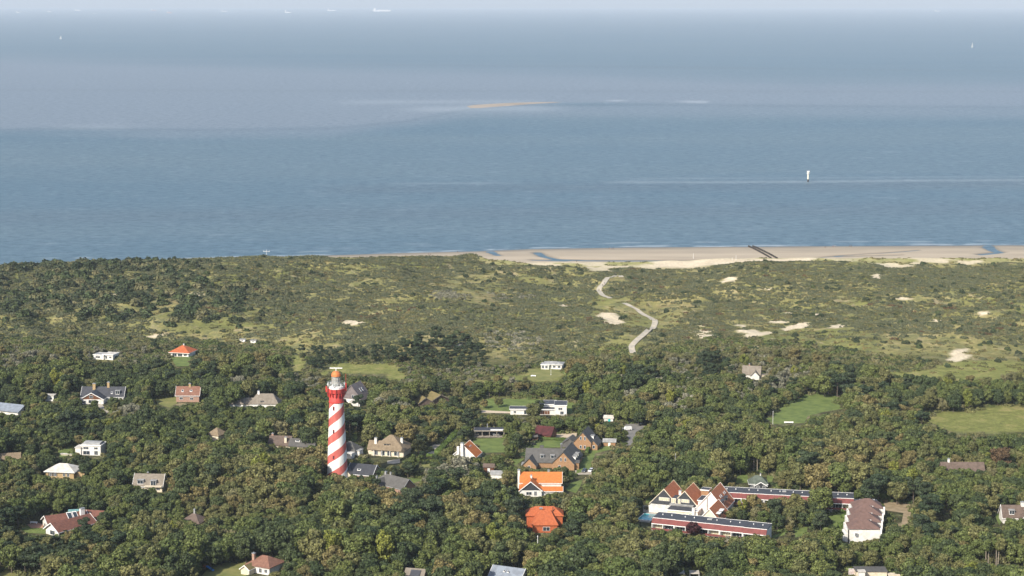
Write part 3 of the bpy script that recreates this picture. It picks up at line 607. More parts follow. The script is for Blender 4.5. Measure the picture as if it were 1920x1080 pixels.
# ---------------------------------------------------------------- houses, one by one
def A_():
    W_, T = M_white, M_trim
    h = House('house', 195, 725, 7.6, -1, 'white house with near-black slate roof, two pale chimneys and a timber-clad front gable', 'the black-roofed white house', 15, [(153, 725), (237, 724), (237, 744), (206, 747), (190, 758), (160, 756), (156, 744)], vy=12)
    h.gable(24, 10, 3, 4.6, W_, M_slate, trim=T).gable(11, 13.4, 2.8, 3.6, W_, M_slate, fr=(-4.4, -6.5, -90), trim=T, gmat=M_wood)
    h.chimney(-5.3, -1, 5.5, 9.6, 1.6, M_brickyel).chimney(2.6, 0, 6.5, 10.2, 1.3, M_brickyel).dormer(8.6, -4.3, 4.0, 2.4, 2.0, 3.2, frame=T).wins([(-4.6, -12.08, 3.5, 2.2, 1.5), (-8.8, -12.05, .6, 2.4, 1.5), (-4.5, -12.05, .6, 3.4, 1.9)]).sky(5.2, -3.4, 4.6, 1, 1.3, .74)
    h = House('house', 353.5, 725, 8, 0, 'small two-storey house of pale red brick with a brick-brown tiled roof in a clearing', 'the small brick house', 10, [(331, 723), (376, 723), (376, 752), (333, 755)], vy=9)
    h.gable(13, 8.4, 4, 4.2, M_brickred, M_brickt, trim=M_trim).chimney(.8, 0, 7.4, 9.8, 1.2, M_brickyel).wins([(-3.6, -4.2, 1.4, 2, 1.4), (2.3, -4.2, 1.2, 1.8, 1.5)]).sky(-3, -2.4, 5.9, 1.2, 1.4, .78).sky(1.8, -2.4, 5.9, 1.4, 1.1, .78)
    h = House('thatched_house', 497, 738, 7.6, -3, 'long low white house under a rambling grey thatched roof with hipped ends', 'the long grey thatched house', 16, [(427, 748), (440, 742), (482, 737), (512, 737), (522, 750), (490, 758), (432, 758)], vy=6)
    h.hip(16, 10, 2.7, 5, M_white, M_thatchg, ridge=9).hip(10, 9, 2.6, 4.2, M_white, M_thatchg, fr=(-16.5, -1, 0), ridge=2).gable(11, 6.6, 2.6, 2.6, M_white, M_thatchg, fr=(-10, -.6, 0)).chimney(-3.6, 0, 6.8, 9.1, 1.1).dormer(-1.2, -4.6, 2.9, 1.6, 1.4, 2.4, roof=M_thatchg)
    h = House('bungalow', 343, 647, 6.8, -14, 'square white bungalow with a bright orange pyramid roof above a small lawn', 'the orange pyramid-roofed bungalow', 11, [(321, 662), (343, 645), (368, 660), (358, 671), (318, 671)], vy=9)
    h.hip(12, 11, 2.8, 4.0, M_white, M_redor, over=1.2, ridge=.8, fascia=M_trim).chimney(.5, .3, 5.8, 7.6, .7, M_white).wins([(-3.5, -5.5, .4, 3, 2.1), (.3, -5.5, .4, 3, 2.1), (3.9, -5.5, .8, 2.2, 1.4)])
    h.part(MB().box(-8, 6.5, -9, -5.6, -.3, .25), 'terrace', M_cream)
    h = House('cabin', 197, 662, 3.4, -16, 'low white flat-roofed holiday cabin among pale dune shrubs', 'the white flat-roofed cabin in the dunes', 9, [(174, 664), (202, 660), (219, 664), (212, 675), (176, 674)], vy=7)
    h.flat(-6, 1, -4, 3, -.3, 2.7, M_white, M_greyroof, M_trim).flat(.2, 7, -3, 4.4, -.3, 3.0, M_white, M_paleroof, M_trim, .5).wins([(-3, -4, .8, 3.2, 1.3), (2.4, -3, .3, 1.4, 2.1), (5.2, -3, .8, 1.6, 1.3)])
    h = House('house', 661, 721, 10.5, -20, 'house with a steep grey-mauve tiled gable and roof lights, right beside the lighthouse top', 'the steep mauve-roofed house', 9, [(648, 736), (661, 719), (680, 736), (688, 756), (670, 760), (650, 745)], vy=6)
    h.gable(12, 13, 2.6, 8.0, M_white, M_purpt, fr=(0, 4, 90), gmat=M_purpt, trim=M_purpt).win(2.2, -2.12, 3.0, 3.6, 2.0, bars=2); h.sky(3.4, 3.2, 6.9, 1.2, 2.2, .88, 90).sky(3.4, 6.0, 6.9, 1.2, 2.2, .88, 90)
    h.flat(2, 8, -8, -3, -.3, 2.4, M_white, M_paleroof)
    h = House('house', 820, 733, 7.0, 0, 'house under a broad low-pitched roof grown over with brown moss, its gable dark', 'the moss-roofed house', 13, [(780, 750), (800, 736), (820, 731), (846, 740), (830, 745), (812, 748), (786, 760)], vy=8)
    h.gable(16, 14.5, 1.2, 3.6, M_brownt, M_moss, fr=(-2, 7, 118), over=.9, trim=M_thatchg).gable(9, 8, 1.8, 2.6, M_brownt, M_moss, fr=(-8, -2, 112), over=.6, trim=M_thatchg)
    h = House('house', 407, 801, 6.6, -30, 'small house corner with a pointed brown thatched roof almost lost in the trees', 'the small brown thatched roof in the trees', 6, [(397, 808), (407, 799), (419, 810), (417, 822), (408, 818)], vy=5)
    h.hip(7, 7, 3, 3.6, M_cream, M_thatch)
    h = House('house', 527, 817, 6.2, -8, 'dark brown tiled twin-roofed house with a stubby cream chimney just left of the lighthouse', 'the brown twin-roofed house', 12, [(508, 816), (545, 815), (588, 819), (582, 832), (545, 834), (510, 828)], vy=6)
    h.gable(11, 9, 2.6, 3.6, M_cream, M_brownt).gable(13, 8, 2.5, 2.9, M_cream, M_slateg, fr=(12, -1.5, 0)).chimney(-4.4, .2, 5.4, 7.2, 1.0, M_brickred).chimney(3.2, -3, 3.4, 6.2, 1.2, M_cream).sky(9.5, -3.4, 4.3, 2.2, .9, .6).sky(12.5, -3.4, 4.3, 2.2, .9, .6)
    h = House('house', 657, 827, 7, -22, 'white-walled house with a dark hipped roof half hidden behind the lighthouse', 'the house half hidden by the lighthouse', 7, [(653, 828), (668, 826), (674, 838), (668, 855), (655, 850)], vy=5)
    h.hip(9, 8, 3, 4, M_white, M_slateg).flat(-1, 4.6, -8, -4.4, -.3, 2.6, M_white, M_white).flat(3, 6.5, -3, 1, -.3, 3.1, M_white, M_greyroof)
    h = House('thatched_villa', 734, 815, 9.6, -14, 'large thatched villa with two tall white chimneys, a white dormer and a paved terrace', 'the thatched villa', 12, [(685, 852), (706, 830), (735, 813), (758, 828), (766, 843), (757, 850), (746, 866), (704, 864), (700, 856)], vy=9)
    h.hip(17, 13, 3.0, 6.6, M_cream, M_thatch, over=1.0, ridge=1.5).gable(8, 7, 3, 3.4, M_cream, M_thatch, fr=(-7, -1, 0)).chimney(-7.6, -2, 4.0, 8.0, 1.2, M_white).chimney(5.6, -.6, 4.2, 8.4, 1.2, M_white)
    h.dormer(-1.0, -5.0, 4.2, 3.0, 1.7, 3.0, roof=M_thatch).wins([(-6, -6.5, .4, 1.8, 2.2), (-2.6, -6.5, .3, 2.2, 2.3), (.8, -6.5, .3, 2.2, 2.3), (4.6, -6.5, .5, 2.6, 2.0)]).sky(-6.6, -4.6, 4.4, .9, 1.1, .7)
    for i in range(4): h.part(MB().lathe([(.18, -.2), (.18, 3.0)], 8, -7+4.2*i, -7.2), 'pillar', M_trim)
    h = House('house', 682, 870, 6.4, -20, 'dark slate-roofed house with a white verge, in the shade right of the lighthouse foot', 'the slate house at the lighthouse foot', 9, [(655, 870), (660, 867), (698, 868), (694, 888), (656, 889)], vy=5)
    h.gable(13, 10, 2.6, 3.8, M_brickred, M_slate, trim=M_trim).sky(-1, -3.2, 4.1, 1.8, 1, .6).gable(6, 6, 2.6, 2.6, M_cream, M_slateg, fr=(-6.5, -4.0, 90))
    h = House('house', 742, 892, 6.6, -42, 'grey tiled house running down to the right with brown gable and small chimneys', 'the grey-roofed house running downhill', 9, [(699, 893), (712, 886), (726, 878), (742, 884), (763, 905), (748, 914), (716, 905), (702, 903)], vy=8)
    h.gable(17, 8, 2.6, 3.8, M_brickred, M_slateg, trim=M_greyroof).gable(7, 6.5, 2.4, 2.8, M_brickred, M_slateg, fr=(-6, -3.4, 90)).chimney(-6.5, 0, 5.6, 7.4, .8, M_greyroof).chimney(-3.5, .2, 6.0, 7.4, .6, M_greyroof).chimney(-6.8, -5.6, 3.8, 6.2, .7, M_greyroof)
    h = House('modern_house', 172, 829, 5.8, -8, 'white cubic modern house with a pale curved roof beside a small lawn', 'the white cubic house', 8, [(148, 836), (154, 829), (180, 826), (197, 832), (193, 846), (190, 858), (172, 858), (164, 845)], vy=7)
    h.flat(-4, 6, -4, 4, -.3, 5.0, M_white, M_paleroof, M_trim).flat(-7, -4.1, -4.6, 1, -.3, 3.8, M_white, M_paleroof).wins([(-1.6, -4, 3.1, 2.8, 1.2), (3.6, -4, 3.1, 2, 1.2), (-1.4, -4, .3, 3.6, 2), (3.6, -4, .3, 2.0, 2.1)])
    b = MB(); n = 8
    for i in range(n): a0, a1 = math.pi*i/n, math.pi*(i+1)/n; b.slab([(-3.4, -3.6*math.cos(a0), 5.35+1.0*math.sin(a0)), (5.4, -3.6*math.cos(a0), 5.35+1.0*math.sin(a0)), (5.4, -3.6*math.cos(a1), 5.35+1.0*math.sin(a1)), (-3.4, -3.6*math.cos(a1), 5.35+1.0*math.sin(a1))], .15)
    h.part(b, 'vaulted_roof', M_greyroof); h.flat(-14, -8, -6, -5.0, -.3, .6, M_cream, M_paleroof)
    h = House('bungalow', 119, 868, 6.2, -9, 'yellow-brick bungalow with a pale hipped roof and dark shutters', 'the yellow-brick bungalow', 10, [(89, 880), (118, 865), (130, 867), (158, 875), (157, 889), (100, 894)], vy=8)
    h.hip(14, 10, 3.0, 3.1, M_brickyel, M_paleroof, over=.8, fascia=M_trim).flat(7.1, 11.5, -2.6, 4, -.3, 3, M_brickyel, M_slate).wins([(-4.6, -5, .8, 1.1, 1.7), (-2.3, -5, .8, 1.1, 1.7), (2.2, -5, .9, 1.2, 1.5), (4.2, -5, .9, 1.2, 1.5)])
    for x in (-5.5, -3.7, -3.1, -1.4): h.part(MB().box(x-.2, x+.2, -5.06, -5.003, .8, 2.5), 'shutter', M_slateboard)
    h = House('house', 281, 888, 7.6, -4, 'taupe-roofed house with two white dormers and a white left gable edge', 'the house with two white dormers', 11, [(247, 904), (253, 885), (308, 890), (311, 916), (290, 912), (250, 906)], vy=7)
    h.gable(13.5, 9, 2.9, 4.6, M_cream, M_thatchg, trim=M_trim).dormer(-3.6, -4.0, 3.5, 2.8, 1.9, 3).dormer(2.6, -4.4, 2.9, 2.5, 2.4, 3).chimney(-1, .2, 6.9, 8.1, .7, M_brownt).wins([(4.9, -4.5, .9, 1.8, 1.5)])
    h.flat(-1, 6.6, -5.6, -4.56, 2.4, 2.8, M_cream, M_cream)
    h = House('villa', 122, 960, 5.8, 38, 'white villa of low red-brown tiled wings with a strip of roof glass', 'the red-brown-roofed villa', 16, [(78, 962), (96, 955), (125, 946), (150, 944), (184, 950), (165, 960), (140, 967), (120, 985), (114, 1000), (84, 1000), (84, 988), (100, 978), (90, 966)], vy=12)
    h.gable(17, 10, 2.6, 2.6, M_white, M_redbr, fr=(0, 0, -8), trim=M_trim, over=.8).gable(19, 9, 2.6, 2.8, M_white, M_redbr, fr=(-2, -9.5, 12), trim=M_trim, over=.8).gable(10, 8, 2.6, 2.4, M_white, M_redbr, fr=(12, -2, -50), over=.6)
    h.chimney(6.5, -3.2, 3.6, 7.0, 2.0, M_white, d=1.2); h.sky(1.2, -2.2, 4.1, 2.2, 4.8, .48, -8).sky(3.6, -2.4, 4.1, 2.0, 4.8, .48, -8).wins([(-9.1, 1.2, .8, 1.4, 1.4, -98), (-11.5, -12, .5, 3, 1.9, -78)]); h.part(MB().at(7, 5, 0, R(-30)).box(-3, 3, -1.5, 1.5, 2.6, 4.4), 'roof_extension', mat('teal_cladding', (.20, .38, .36), .6))
    h = House('house', 364, 961, 6.6, -20, 'dark roof with a pale chimney pot sunk deep among the treetops', 'the dark roof sunk in the trees', 6, [(352, 966), (364, 958), (384, 966), (380, 974), (356, 972)], vy=5)
    h.hip(9, 8, 3, 3.4, M_cream, M_brownt).chimney(.2, 0, 5.8, 8.0, .6, M_greyroof)
    h = House('house', 497, 1041, 6.2, -28, 'brown tiled house with a tall brick chimney and cream porch at the bottom edge', 'the brown house at the bottom edge', 9, [(473, 1056), (487, 1040), (500, 1038), (530, 1050), (522, 1062), (512, 1066), (500, 1076), (474, 1072)], vy=7)
    h.hip(11, 10, 2.9, 3.3, M_white, M_brickt, ridge=2.5, over=.6).chimney(-3.6, -2.6, 2.6, 7.2, 1.1, M_brickred).gable(5, 4, 2.4, 1.4, M_cream, M_moss, fr=(-3.6, -6.2, 90), trim=M_trim).wins([(1.2, -5, .5, 1.4, 1.9), (3.8, -5, .8, 1.4, 1.5)])
    h = House('house', 22, 757, 5.4, -24, 'low blue-grey roofed house cut by the left edge of the frame', 'the blue-grey roof at the left edge', 10, [(-6, 753), (16, 752), (48, 758), (44, 768), (22, 774), (-6, 765)], vy=7)
    h.gable(17, 11, 2.8, 2.6, M_white, M_bluegrey, over=.7)
    h = House('cabin', 93, 738, 4.0, -6, 'tiny white cabin glinting through the trees left of the black-roofed house', None, 4, [(82, 734), (104, 734), (108, 750), (84, 752)], vy=4, cat='cabin')
    h.flat(-3, 3, -2, 2, -.3, 3.2, M_white, M_paleroof).wins([(-1.4, -2, 1, 1.6, 1.2), (1.4, -2, 1, 1.6, 1.2)])
    h = House('house', 14, 848, 5.2, 14, 'low brown roof at the left edge beside a small lawn', None, 7, [(-5, 848), (34, 843), (36, 850), (0, 856)], vy=5)
    h.gable(12, 7, 2.6, 2.2, M_brickred, M_thatch)
    h = House('bungalow', 1038, 676, 4.6, -10, 'white bungalow with a light grey roof and wide windows behind a dry lawn', 'the white bungalow on the dry lawn', 9, [(1019, 684), (1026, 674), (1056, 675), (1055, 686), (1050, 694), (1019, 692)], vy=7)
    h.hip(11.5, 8, 2.9, 1.3, M_white, M_greyroof, over=.6, fascia=M_trim).flat(-7, -2, -5.6, 0, -.3, 2.7, M_white, M_greyroof, M_trim).wins([(-5.8, -5.6, .6, 1.6, 1.8), (-3.6, -5.6, .6, 1.6, 1.8), (1, -4, .8, 1.8, 1.5), (4, -4, .8, 1.8, 1.5)])
    # long white modern house
    x, y = G(1008, 775); h = House('modern_house', 1008, 766, 3.2, -2, 'long white modernist house with flat dark roofs and a tall block at its right', 'the long white modernist house', 15, [(957, 766), (983, 756), (1012, 746), (1060, 744), (1067, 748), (1062, 776), (1020, 778), (958, 776)], vy=6)
    h.flat(-15, 10, -1.5, 5, -.3, 3.0, M_white, M_felt, M_trim, .5).flat(1, 10, 3.5, 14, -.3, 4.6, M_white, M_felt, M_trim, .2).flat(9.4, 16, -2.4, 9, -.3, 5.4, M_white, M_felt, M_trim, .15)
    h.wins([(4, -1.5, .2, 5.5, 2.2)], glass=M_wood, bars=3).wins([(12.5, -2.4, 3.0, 2.2, 1.3), (13.4, -2.4, .4, 2, 1.9), (-12.5, -1.5, .8, 1.4, 1.4)]).win(-4, -1.5, .3, 7, 2.2, bars=4); h.sky(5.5, 8, 4.6, 1.4, 1.4, 0)
    # garden pavilion
    h = House('garden_pavilion', 918, 803, 3.6, 0, 'open-fronted timber garden pavilion with a dark roof and white furniture inside', 'the open garden pavilion', 10, [(888, 810), (896, 802), (948, 803), (947, 818), (942, 823), (890, 822)], vy=6, cat='pavilion')
    pw = mat('weathered_timber', (.30, .27, .23), .9, (.22, .19, .16), 2)
    h.part(MB().box(-7.4, 7.6, 2.4, 2.7, -.2, 3.2).box(7.3, 7.6, -4, 2.397, -.2, 3.2), 'wall', M_slateboard); h.part(MB().box(-8, 8, -4.6, 3, 3.2, 3.5), 'roof', M_slate); h.part(MB().box(-8.1, 8.1, -4.8, -4.603, 3.0, 3.55).box(-8.2, -8.003, -4.6, 3, 3.0, 3.55), 'fascia', pw)
    for i in range(5): h.part(MB().box(-7.8+3.8*i, -7.45+3.8*i, -4.4, -4.05, -.2, 3.197), 'post', pw)
    h.part(MB().box(-8, 8, -5.2, 2.397, -.3, .12), 'deck', pw); h.part(MB().box(.5, 7.6, -4.9, -2.0, 3.503, 3.62), 'roof_panel', M_trim); h.part(MB().lathe([(.2, 3.5), (.2, 5.6)], 8, -1.2, 2), 'flue', M_metal)
    for x_ in (2.4, 5.2):
        t = empty('garden_chair', (h.x+x_, h.y-2, h.z+.12), .2*x_, 'white garden chair inside the %s bay of the open pavilion' % ('middle' if x_ < 3 else 'right-hand'), 'chair'); MB().box(-.5, .5, -.5, .5, .42, .5).build('seat', M_trim, t); MB().box(-.5, .5, .42, .5, .5, 1.1).build('backrest', M_trim, t)
        for a, b in ((-1, -1), (-1, 1), (1, -1), (1, 1)): MB().box(a*.45-.04, a*.45+.04, b*.42-.04, b*.42+.04, 0, .417).build('leg', M_trim, t)
    t = empty('garden_table', (h.x+3.8, h.y-2, h.z+.12), 0, 'white table under the open pavilion roof', 'table'); MB().box(-.9, .9, -.6, .6, .7, .78).build('table_top', M_trim, t)
    for a, b in ((-1, -1), (-1, 1), (1, -1), (1, 1)): MB().box(a*.8-.05, a*.8+.05, b*.5-.05, b*.5+.05, 0, .697).build('leg', M_trim, t)
    h = House('cottage', 875, 830, 8.2, -14, 'white cottage with a steep bright orange roof slope and a white double chimney', 'the steep orange cottage', 8, [(849, 851), (866, 832), (867, 822), (880, 819), (898, 845), (892, 853), (878, 853), (868, 848)], vy=7)
    h.gable(11, 12, 2.6, 5.4, M_white, M_orange, fr=(0, 0, 90), trim=M_trim).chimney(-.6, -6.4, -.2, 9.4, 1.4, M_white).chimney(-2.6, -6.3, -.2, 7.6, 1.2, M_white, cap=False).sky(2.2, -.6, 5.8, .7, 2.0, .83, 90).sky(2.2, .6, 5.8, .7, 2.0, .83, 90).sky(2.2, 1.8, 5.8, .7, 2.0, .83, 90)
    # brick farmhouse, rear wing and front wing
    h = House('brick_farmhouse', 1024, 840, 8.2, -5, 'large L-shaped orange-brick farmhouse with weathered grey roofs and small dormers', 'the brick farmhouse', 18, [(976, 868), (986, 842), (1024, 838), (1056, 838), (1074, 828), (1100, 852), (1082, 876), (1068, 870), (1045, 870), (1012, 866), (985, 873)], vy=12)
    h.gable(19, 13, 3.0, 5.1, M_brick, M_slateg, fr=(0, -.4, 0)).gable(21, 11, 3.2, 5.6, M_brick, M_slateg, fr=(10.4, .2, 82)).gable(9, 7, 2.2, 3.6, M_brick, M_slateg, fr=(-7.0, -7.5, 84)).flat(-11.2, -8, -9.6, -5, -.3, 1.9, M_greyroof, M_greyroof)
    h.chimney(-2.2, .6, 7.0, 9.2, 1.9, M_slateg, False).chimney(7.4, .6, 7.4, 10.2, .9, M_slateg).dormer(-1.6, -5.2, 4.3, 1.7, 1.5, 2.6).dormer(3.4, -5.2, 4.3, 1.7, 1.5, 2.6)
    for k in range(3): h.dormer(14.9+.5*k, -4.2+3.6*k, 3.9, 1.8, 1.5, 3.0, 82+90-180+90)
    h.wins([(7.9, -10.2, 4.3, .9, 1.7, -8), (10.0, -10.5, 4.3, .9, 1.7, -8), (7.2, -10.1, .7, 1.2, 1.5, -8), (-7.4, -12.0, .6, 1.2, 1.5, -6)], bars=0)
    h.flat(13.6, 16.6, -9, -4, -.3, 3.2, M_brick, M_slateg)
    h = House('brick_barn_house', 1097.5, 804, 9.4, -8, 'tall narrow orange-brick gable house behind the L-shaped farmhouse', 'the tall brick gable house', 11, [(1080, 838), (1082, 820), (1102, 796), (1116, 812), (1124, 822), (1114, 842), (1082, 843)], vy=10)
    h.gable(14, 9, 4.2, 5.0, M_brick, M_slateg, fr=(0, 0, 84)).gable(10, 4.4, 2.8, 2.2, M_brick, M_slateg, fr=(5.2, -1.6, 84)).gable(9, 7, 2.2, 2.4, M_slateg, M_slateg, fr=(-7.6, 2, 84)).dormer(4.4, 0, 4.4, 2.2, 1.7, 3, 90)
    h.wins([(-1.6, -7.0, 5.2, .9, 1.8, -6), (.5, -7.25, 5.2, .9, 1.8, -6), (-1.6, -7.0, .8, 1, 1.6, -6), (.5, -7.25, .8, 1, 1.6, -6), (5.0, -6.65, .8, 1.2, 1.7, -6)], bars=0)
    h = House('barn', 1023, 799, 6.0, -22, 'maroon-roofed barn at the head of the sandy riding arena', 'the maroon barn', 8, [(1006, 812), (1020, 797), (1038, 798), (1040, 808), (1024, 822), (1010, 822)], vy=6, cat='barn')
    h.gable(9, 8.6, 2.6, 3.4, M_wood, M_maroon, fr=(0, 0, 0)).part(MB().box(-3.4, -.6, -4.36, -4.303, -.2, 2.3), 'door', M_slateboard)
    # orange villa
    h = House('villa', 1014, 885, 8.2, -1, 'white villa with bright orange roofs, dark triangular gable and white chimney at its left end', 'the bright orange-roofed villa', 13, [(972, 884), (1052, 883), (1054, 900), (1054, 913), (1046, 916), (1018, 920), (1012, 930), (996, 931), (988, 925), (978, 917), (972, 912)], vy=13)
    h.gable(19, 10, 4.5, 3.7, M_white, M_orange, trim=M_trim).gable(11, 10, 3.0, 4.0, M_white, M_orange, fr=(-4.6, -8.0, 90), trim=M_trim, gmat=M_slateboard).gable(11, 6.4, 2.3, 1.2, M_white, M_orange, fr=(4.3, -8.6, 0), trim=M_trim)
    h.chimney(-10.2, -1.0, -.2, 9.4, 1.1, M_white, d=1.8).chimney(-4.4, -6.2, 6.2, 8.2, .8, M_white).chimney(3.6, .3, 7.7, 9.0, .9, M_greyroof).wins([(-5.4, -13.5, .8, 2.6, 1.5), (-2.4, -13.5, .5, 1.3, 2.1), (7.4, -11.8, .6, 1.8, 1.3)])
    h = House('house', 1021, 949, 8.6, 0, 'house with a large red-orange hipped roof rising out of the treetops below the orange villa', 'the red-orange hipped roof in the trees', 10, [(985, 965), (1004, 948), (1038, 948), (1050, 958), (1038, 972), (1028, 990), (1012, 1002), (1004, 990), (992, 972)], vy=8)
    h.hip(15.5, 9, 5.4, 3.2, M_redor, M_redor, ridge=8).hip(10.5, 14, 3.3, 4.9, M_redor, M_redor, fr=(0, -4.4, 0), ridge=5).chimney(-1.6, -3.4, 6.0, 8.6, 1.2, M_brickt).chimney(3.6, -2.6, 6.2, 9.0, .3, M_black, False).wins([(.6, -11.4, .8, 3, 1.8)])
    for a in [('garden_shed', 917, 869, 4.0, -6, 'small brown-roofed garden shed left of the orange villa', [(906, 868), (928, 868), (926, 879), (907, 879)], 5, 3, M_brownt, M_wood), ('garage', 932, 882, 3.6, -5, 'low grey-roofed garage half dark half light, left of the orange villa', [(914, 881), (937, 880), (936, 893), (915, 886)], 5.5, 5, M_greyroof, M_white),
              ('garden_shed', 1143, 822, 3.6, -6, 'brick garden shed with a flat weathered roof right of the tall brick gable house', [(1132, 822), (1156, 820), (1154, 830), (1142, 839), (1132, 837)], 6.2, 4, M_greyroof, M_brick), ('garden_shed', 1141, 778, 3.2, -4, 'white shed with a teal door beyond the brick houses', [(1131, 776), (1151, 776), (1151, 789), (1131, 789)], 5, 3.4, M_paleroof, M_white)]:
        nm, px, py, hh, rz, lab, vis, L, W, rf, wl = a; h = House(nm, px, py, hh, rz, lab, None, 5, vis, vy=3, cat='shed'); h.gable(L, W, hh-1.2, 1.1, wl, rf, over=.4)
        if 'teal' in lab: h.part(MB().box(-.2, 1.1, -W/2-.06, -W/2-.003, -.1, 2.0), 'door', M_teal)
        else: h.part(MB().box(-.6, .6, -W/2-.06, -W/2-.003, -.1, 2.0), 'door', M_trim)
    h = House('house', 1410, 686, 7, -12, 'lone house with a weathered grey thatched roof at the edge of the dunes', 'the lone house at the dune edge', 9, [(1392, 686), (1428, 685), (1432, 700), (1418, 707), (1404, 706), (1400, 698)], vy=6)
    h.gable(10.5, 8, 2.8, 4.2, M_white, M_thatchg).gable(6, 5, 2.4, 2.6, M_white, M_thatchg, fr=(2.5, -4.5, 90)).chimney(-1.6, .2, 6.4, 8, .7, M_brickred).flat(5.5, 10, -3, 0, -.3, 2.2, M_cream, M_thatchg)
    h = House('cottage', 1421, 891, 6.0, -3, 'small dark cottage with a green-grey roof and white window frames under tall bare trunks', 'the small green-grey cottage', 7, [(1404, 905), (1408, 892), (1432, 891), (1438, 905), (1436, 913), (1405, 912)], vy=6)
    h.hip(8, 7, 2.6, 3.4, M_slateboard, M_greenroof, ridge=2.5, fascia=M_trim).gable(4, 5.4, 2.4, 1.5, M_slateboard, M_greenroof, fr=(1.0, -3.0, 90), trim=M_trim).wins([(-2.6, -3.5, .8, 1.5, 1.4), (-.3, -5.0, .8, 1.4, 1.4), (2.6, -5.0, .8, 1.4, 1.4)]).chimney(1.2, 0, 5.2, 6.6, .5, M_white)
    h = House('house', 1804, 866, 7.2, -1, 'long brown roof with a white chimney just showing among the right-hand woods', 'the long brown roof in the woods', 10, [(1766, 865), (1842, 866), (1844, 872), (1815, 877), (1768, 873)], vy=5)
    h.gable(20, 8, 2.8, 4.3, M_brickred, M_brownt).chimney(-6.4, .2, 6.4, 8.6, 1.0, M_white)
    h = House('house', 1904, 947, 7.2, -2, 'brown-roofed house with a white dormer and white gable cut by the right edge', 'the house at the right edge', 10, [(1881, 948), (1925, 942), (1925, 972), (1910, 966), (1882, 960)], vy=7)
    h.gable(12, 8, 2.8, 4.4, M_white, M_brownt, trim=M_trim).dormer(-2.2, -3.4, 3.8, 2.2, 1.9, 2.6).chimney(3, 0, 6.6, 8.6, 1.4, M_white).gable(6, 7, 2.8, 3.4, M_white, M_brownt, fr=(4.2, -5.0, 90), trim=M_trim)
    h = House('annex', 1632, 1066, 3.6, -1, 'flat grey-roofed building at the bottom edge with a white stair block', 'the flat grey building at the bottom', 9, [(1604, 1064), (1661, 1065), (1680, 1076), (1680, 1085), (1604, 1085)], vy=5, cat='building')
    h.flat(-6, 6, -3, 3, -.3, 3.2, M_cream, M_slateg).flat(-5.4, -3, -5.6, -3.1, -.3, 3.8, M_white, M_paleroof).flat(6.6, 10.6, -6, -2, -.3, 2.2, M_white, M_cream)
    h = House('house', 780, 1066, 5.4, -14, 'grey-brown roof with a dark solar panel at the bottom edge of the woods', 'the solar-panel roof', 7, [(768, 1068), (796, 1061), (800, 1085), (768, 1085)], vy=6)
    h.gable(7.5, 8, 2.8, 2.6, M_white, M_thatchg); h.part(MB().slab([(-1.6, -3.6, 3.55), (2.4, -3.6, 3.55), (2.4, -1.0, 5.2), (-1.6, -1.0, 5.2)], .1), 'solar_panel', M_felt)
    h = House('house', 955, 1063, 6.2, -24, 'smooth blue-grey roof with a white ridge end at the bottom centre', 'the blue-grey roof at the bottom', 9, [(926, 1062), (936, 1059), (982, 1070), (996, 1084), (926, 1085)], vy=7)
    h.gable(13, 10, 2.8, 3.4, M_white, M_bluegrey, trim=M_trim).sky(-1, -2.5, 4.9, .8, .8, .6).sky(.6, -2.5, 4.9, .8, .8, .6)
    for px, w_, lab in ((1270, 5.6, 'pale flat canopy roof at the bottom edge, left one of two'), (1302, 3.8, 'pale flat canopy roof at the bottom edge, right one of two')):
        h = House('carport', px, 1072, 3, -2, lab, None, 5, [(px-14, 1069), (px+12, 1069), (px+12, 1076), (px-14, 1076)], vy=4, cat='carport'); h.part(MB().box(-w_/2, w_/2, -2, 2, 2.7, 3.0), 'roof', M_paleroof)
        for a in (-1, 1):
            for b_ in (-1, 1): h.part(MB().box(a*w_*.45-.1, a*w_*.45+.1, b_*1.7-.1, b_*1.7+.1, -.2, 2.697), 'post', M_trim)
    for px, py, lab in ((455, 632, 'small white dune hut, left one of the two far left of centre'), (475, 634, 'small white dune hut, right one of the two far left of centre')):
        h = House('dune_hut', px, py, 3, -8, lab, None, 4, [(px-8, py-1), (px+9, py-1), (px+9, py+4), (px-8, py+4)], vy=4, cat='hut'); h.flat(-1.8, 1.8, -1, 1, -.3, 1.5, M_white, M_greyroof).wins([(0, -1, .5, 1.2, .7)])
A_()
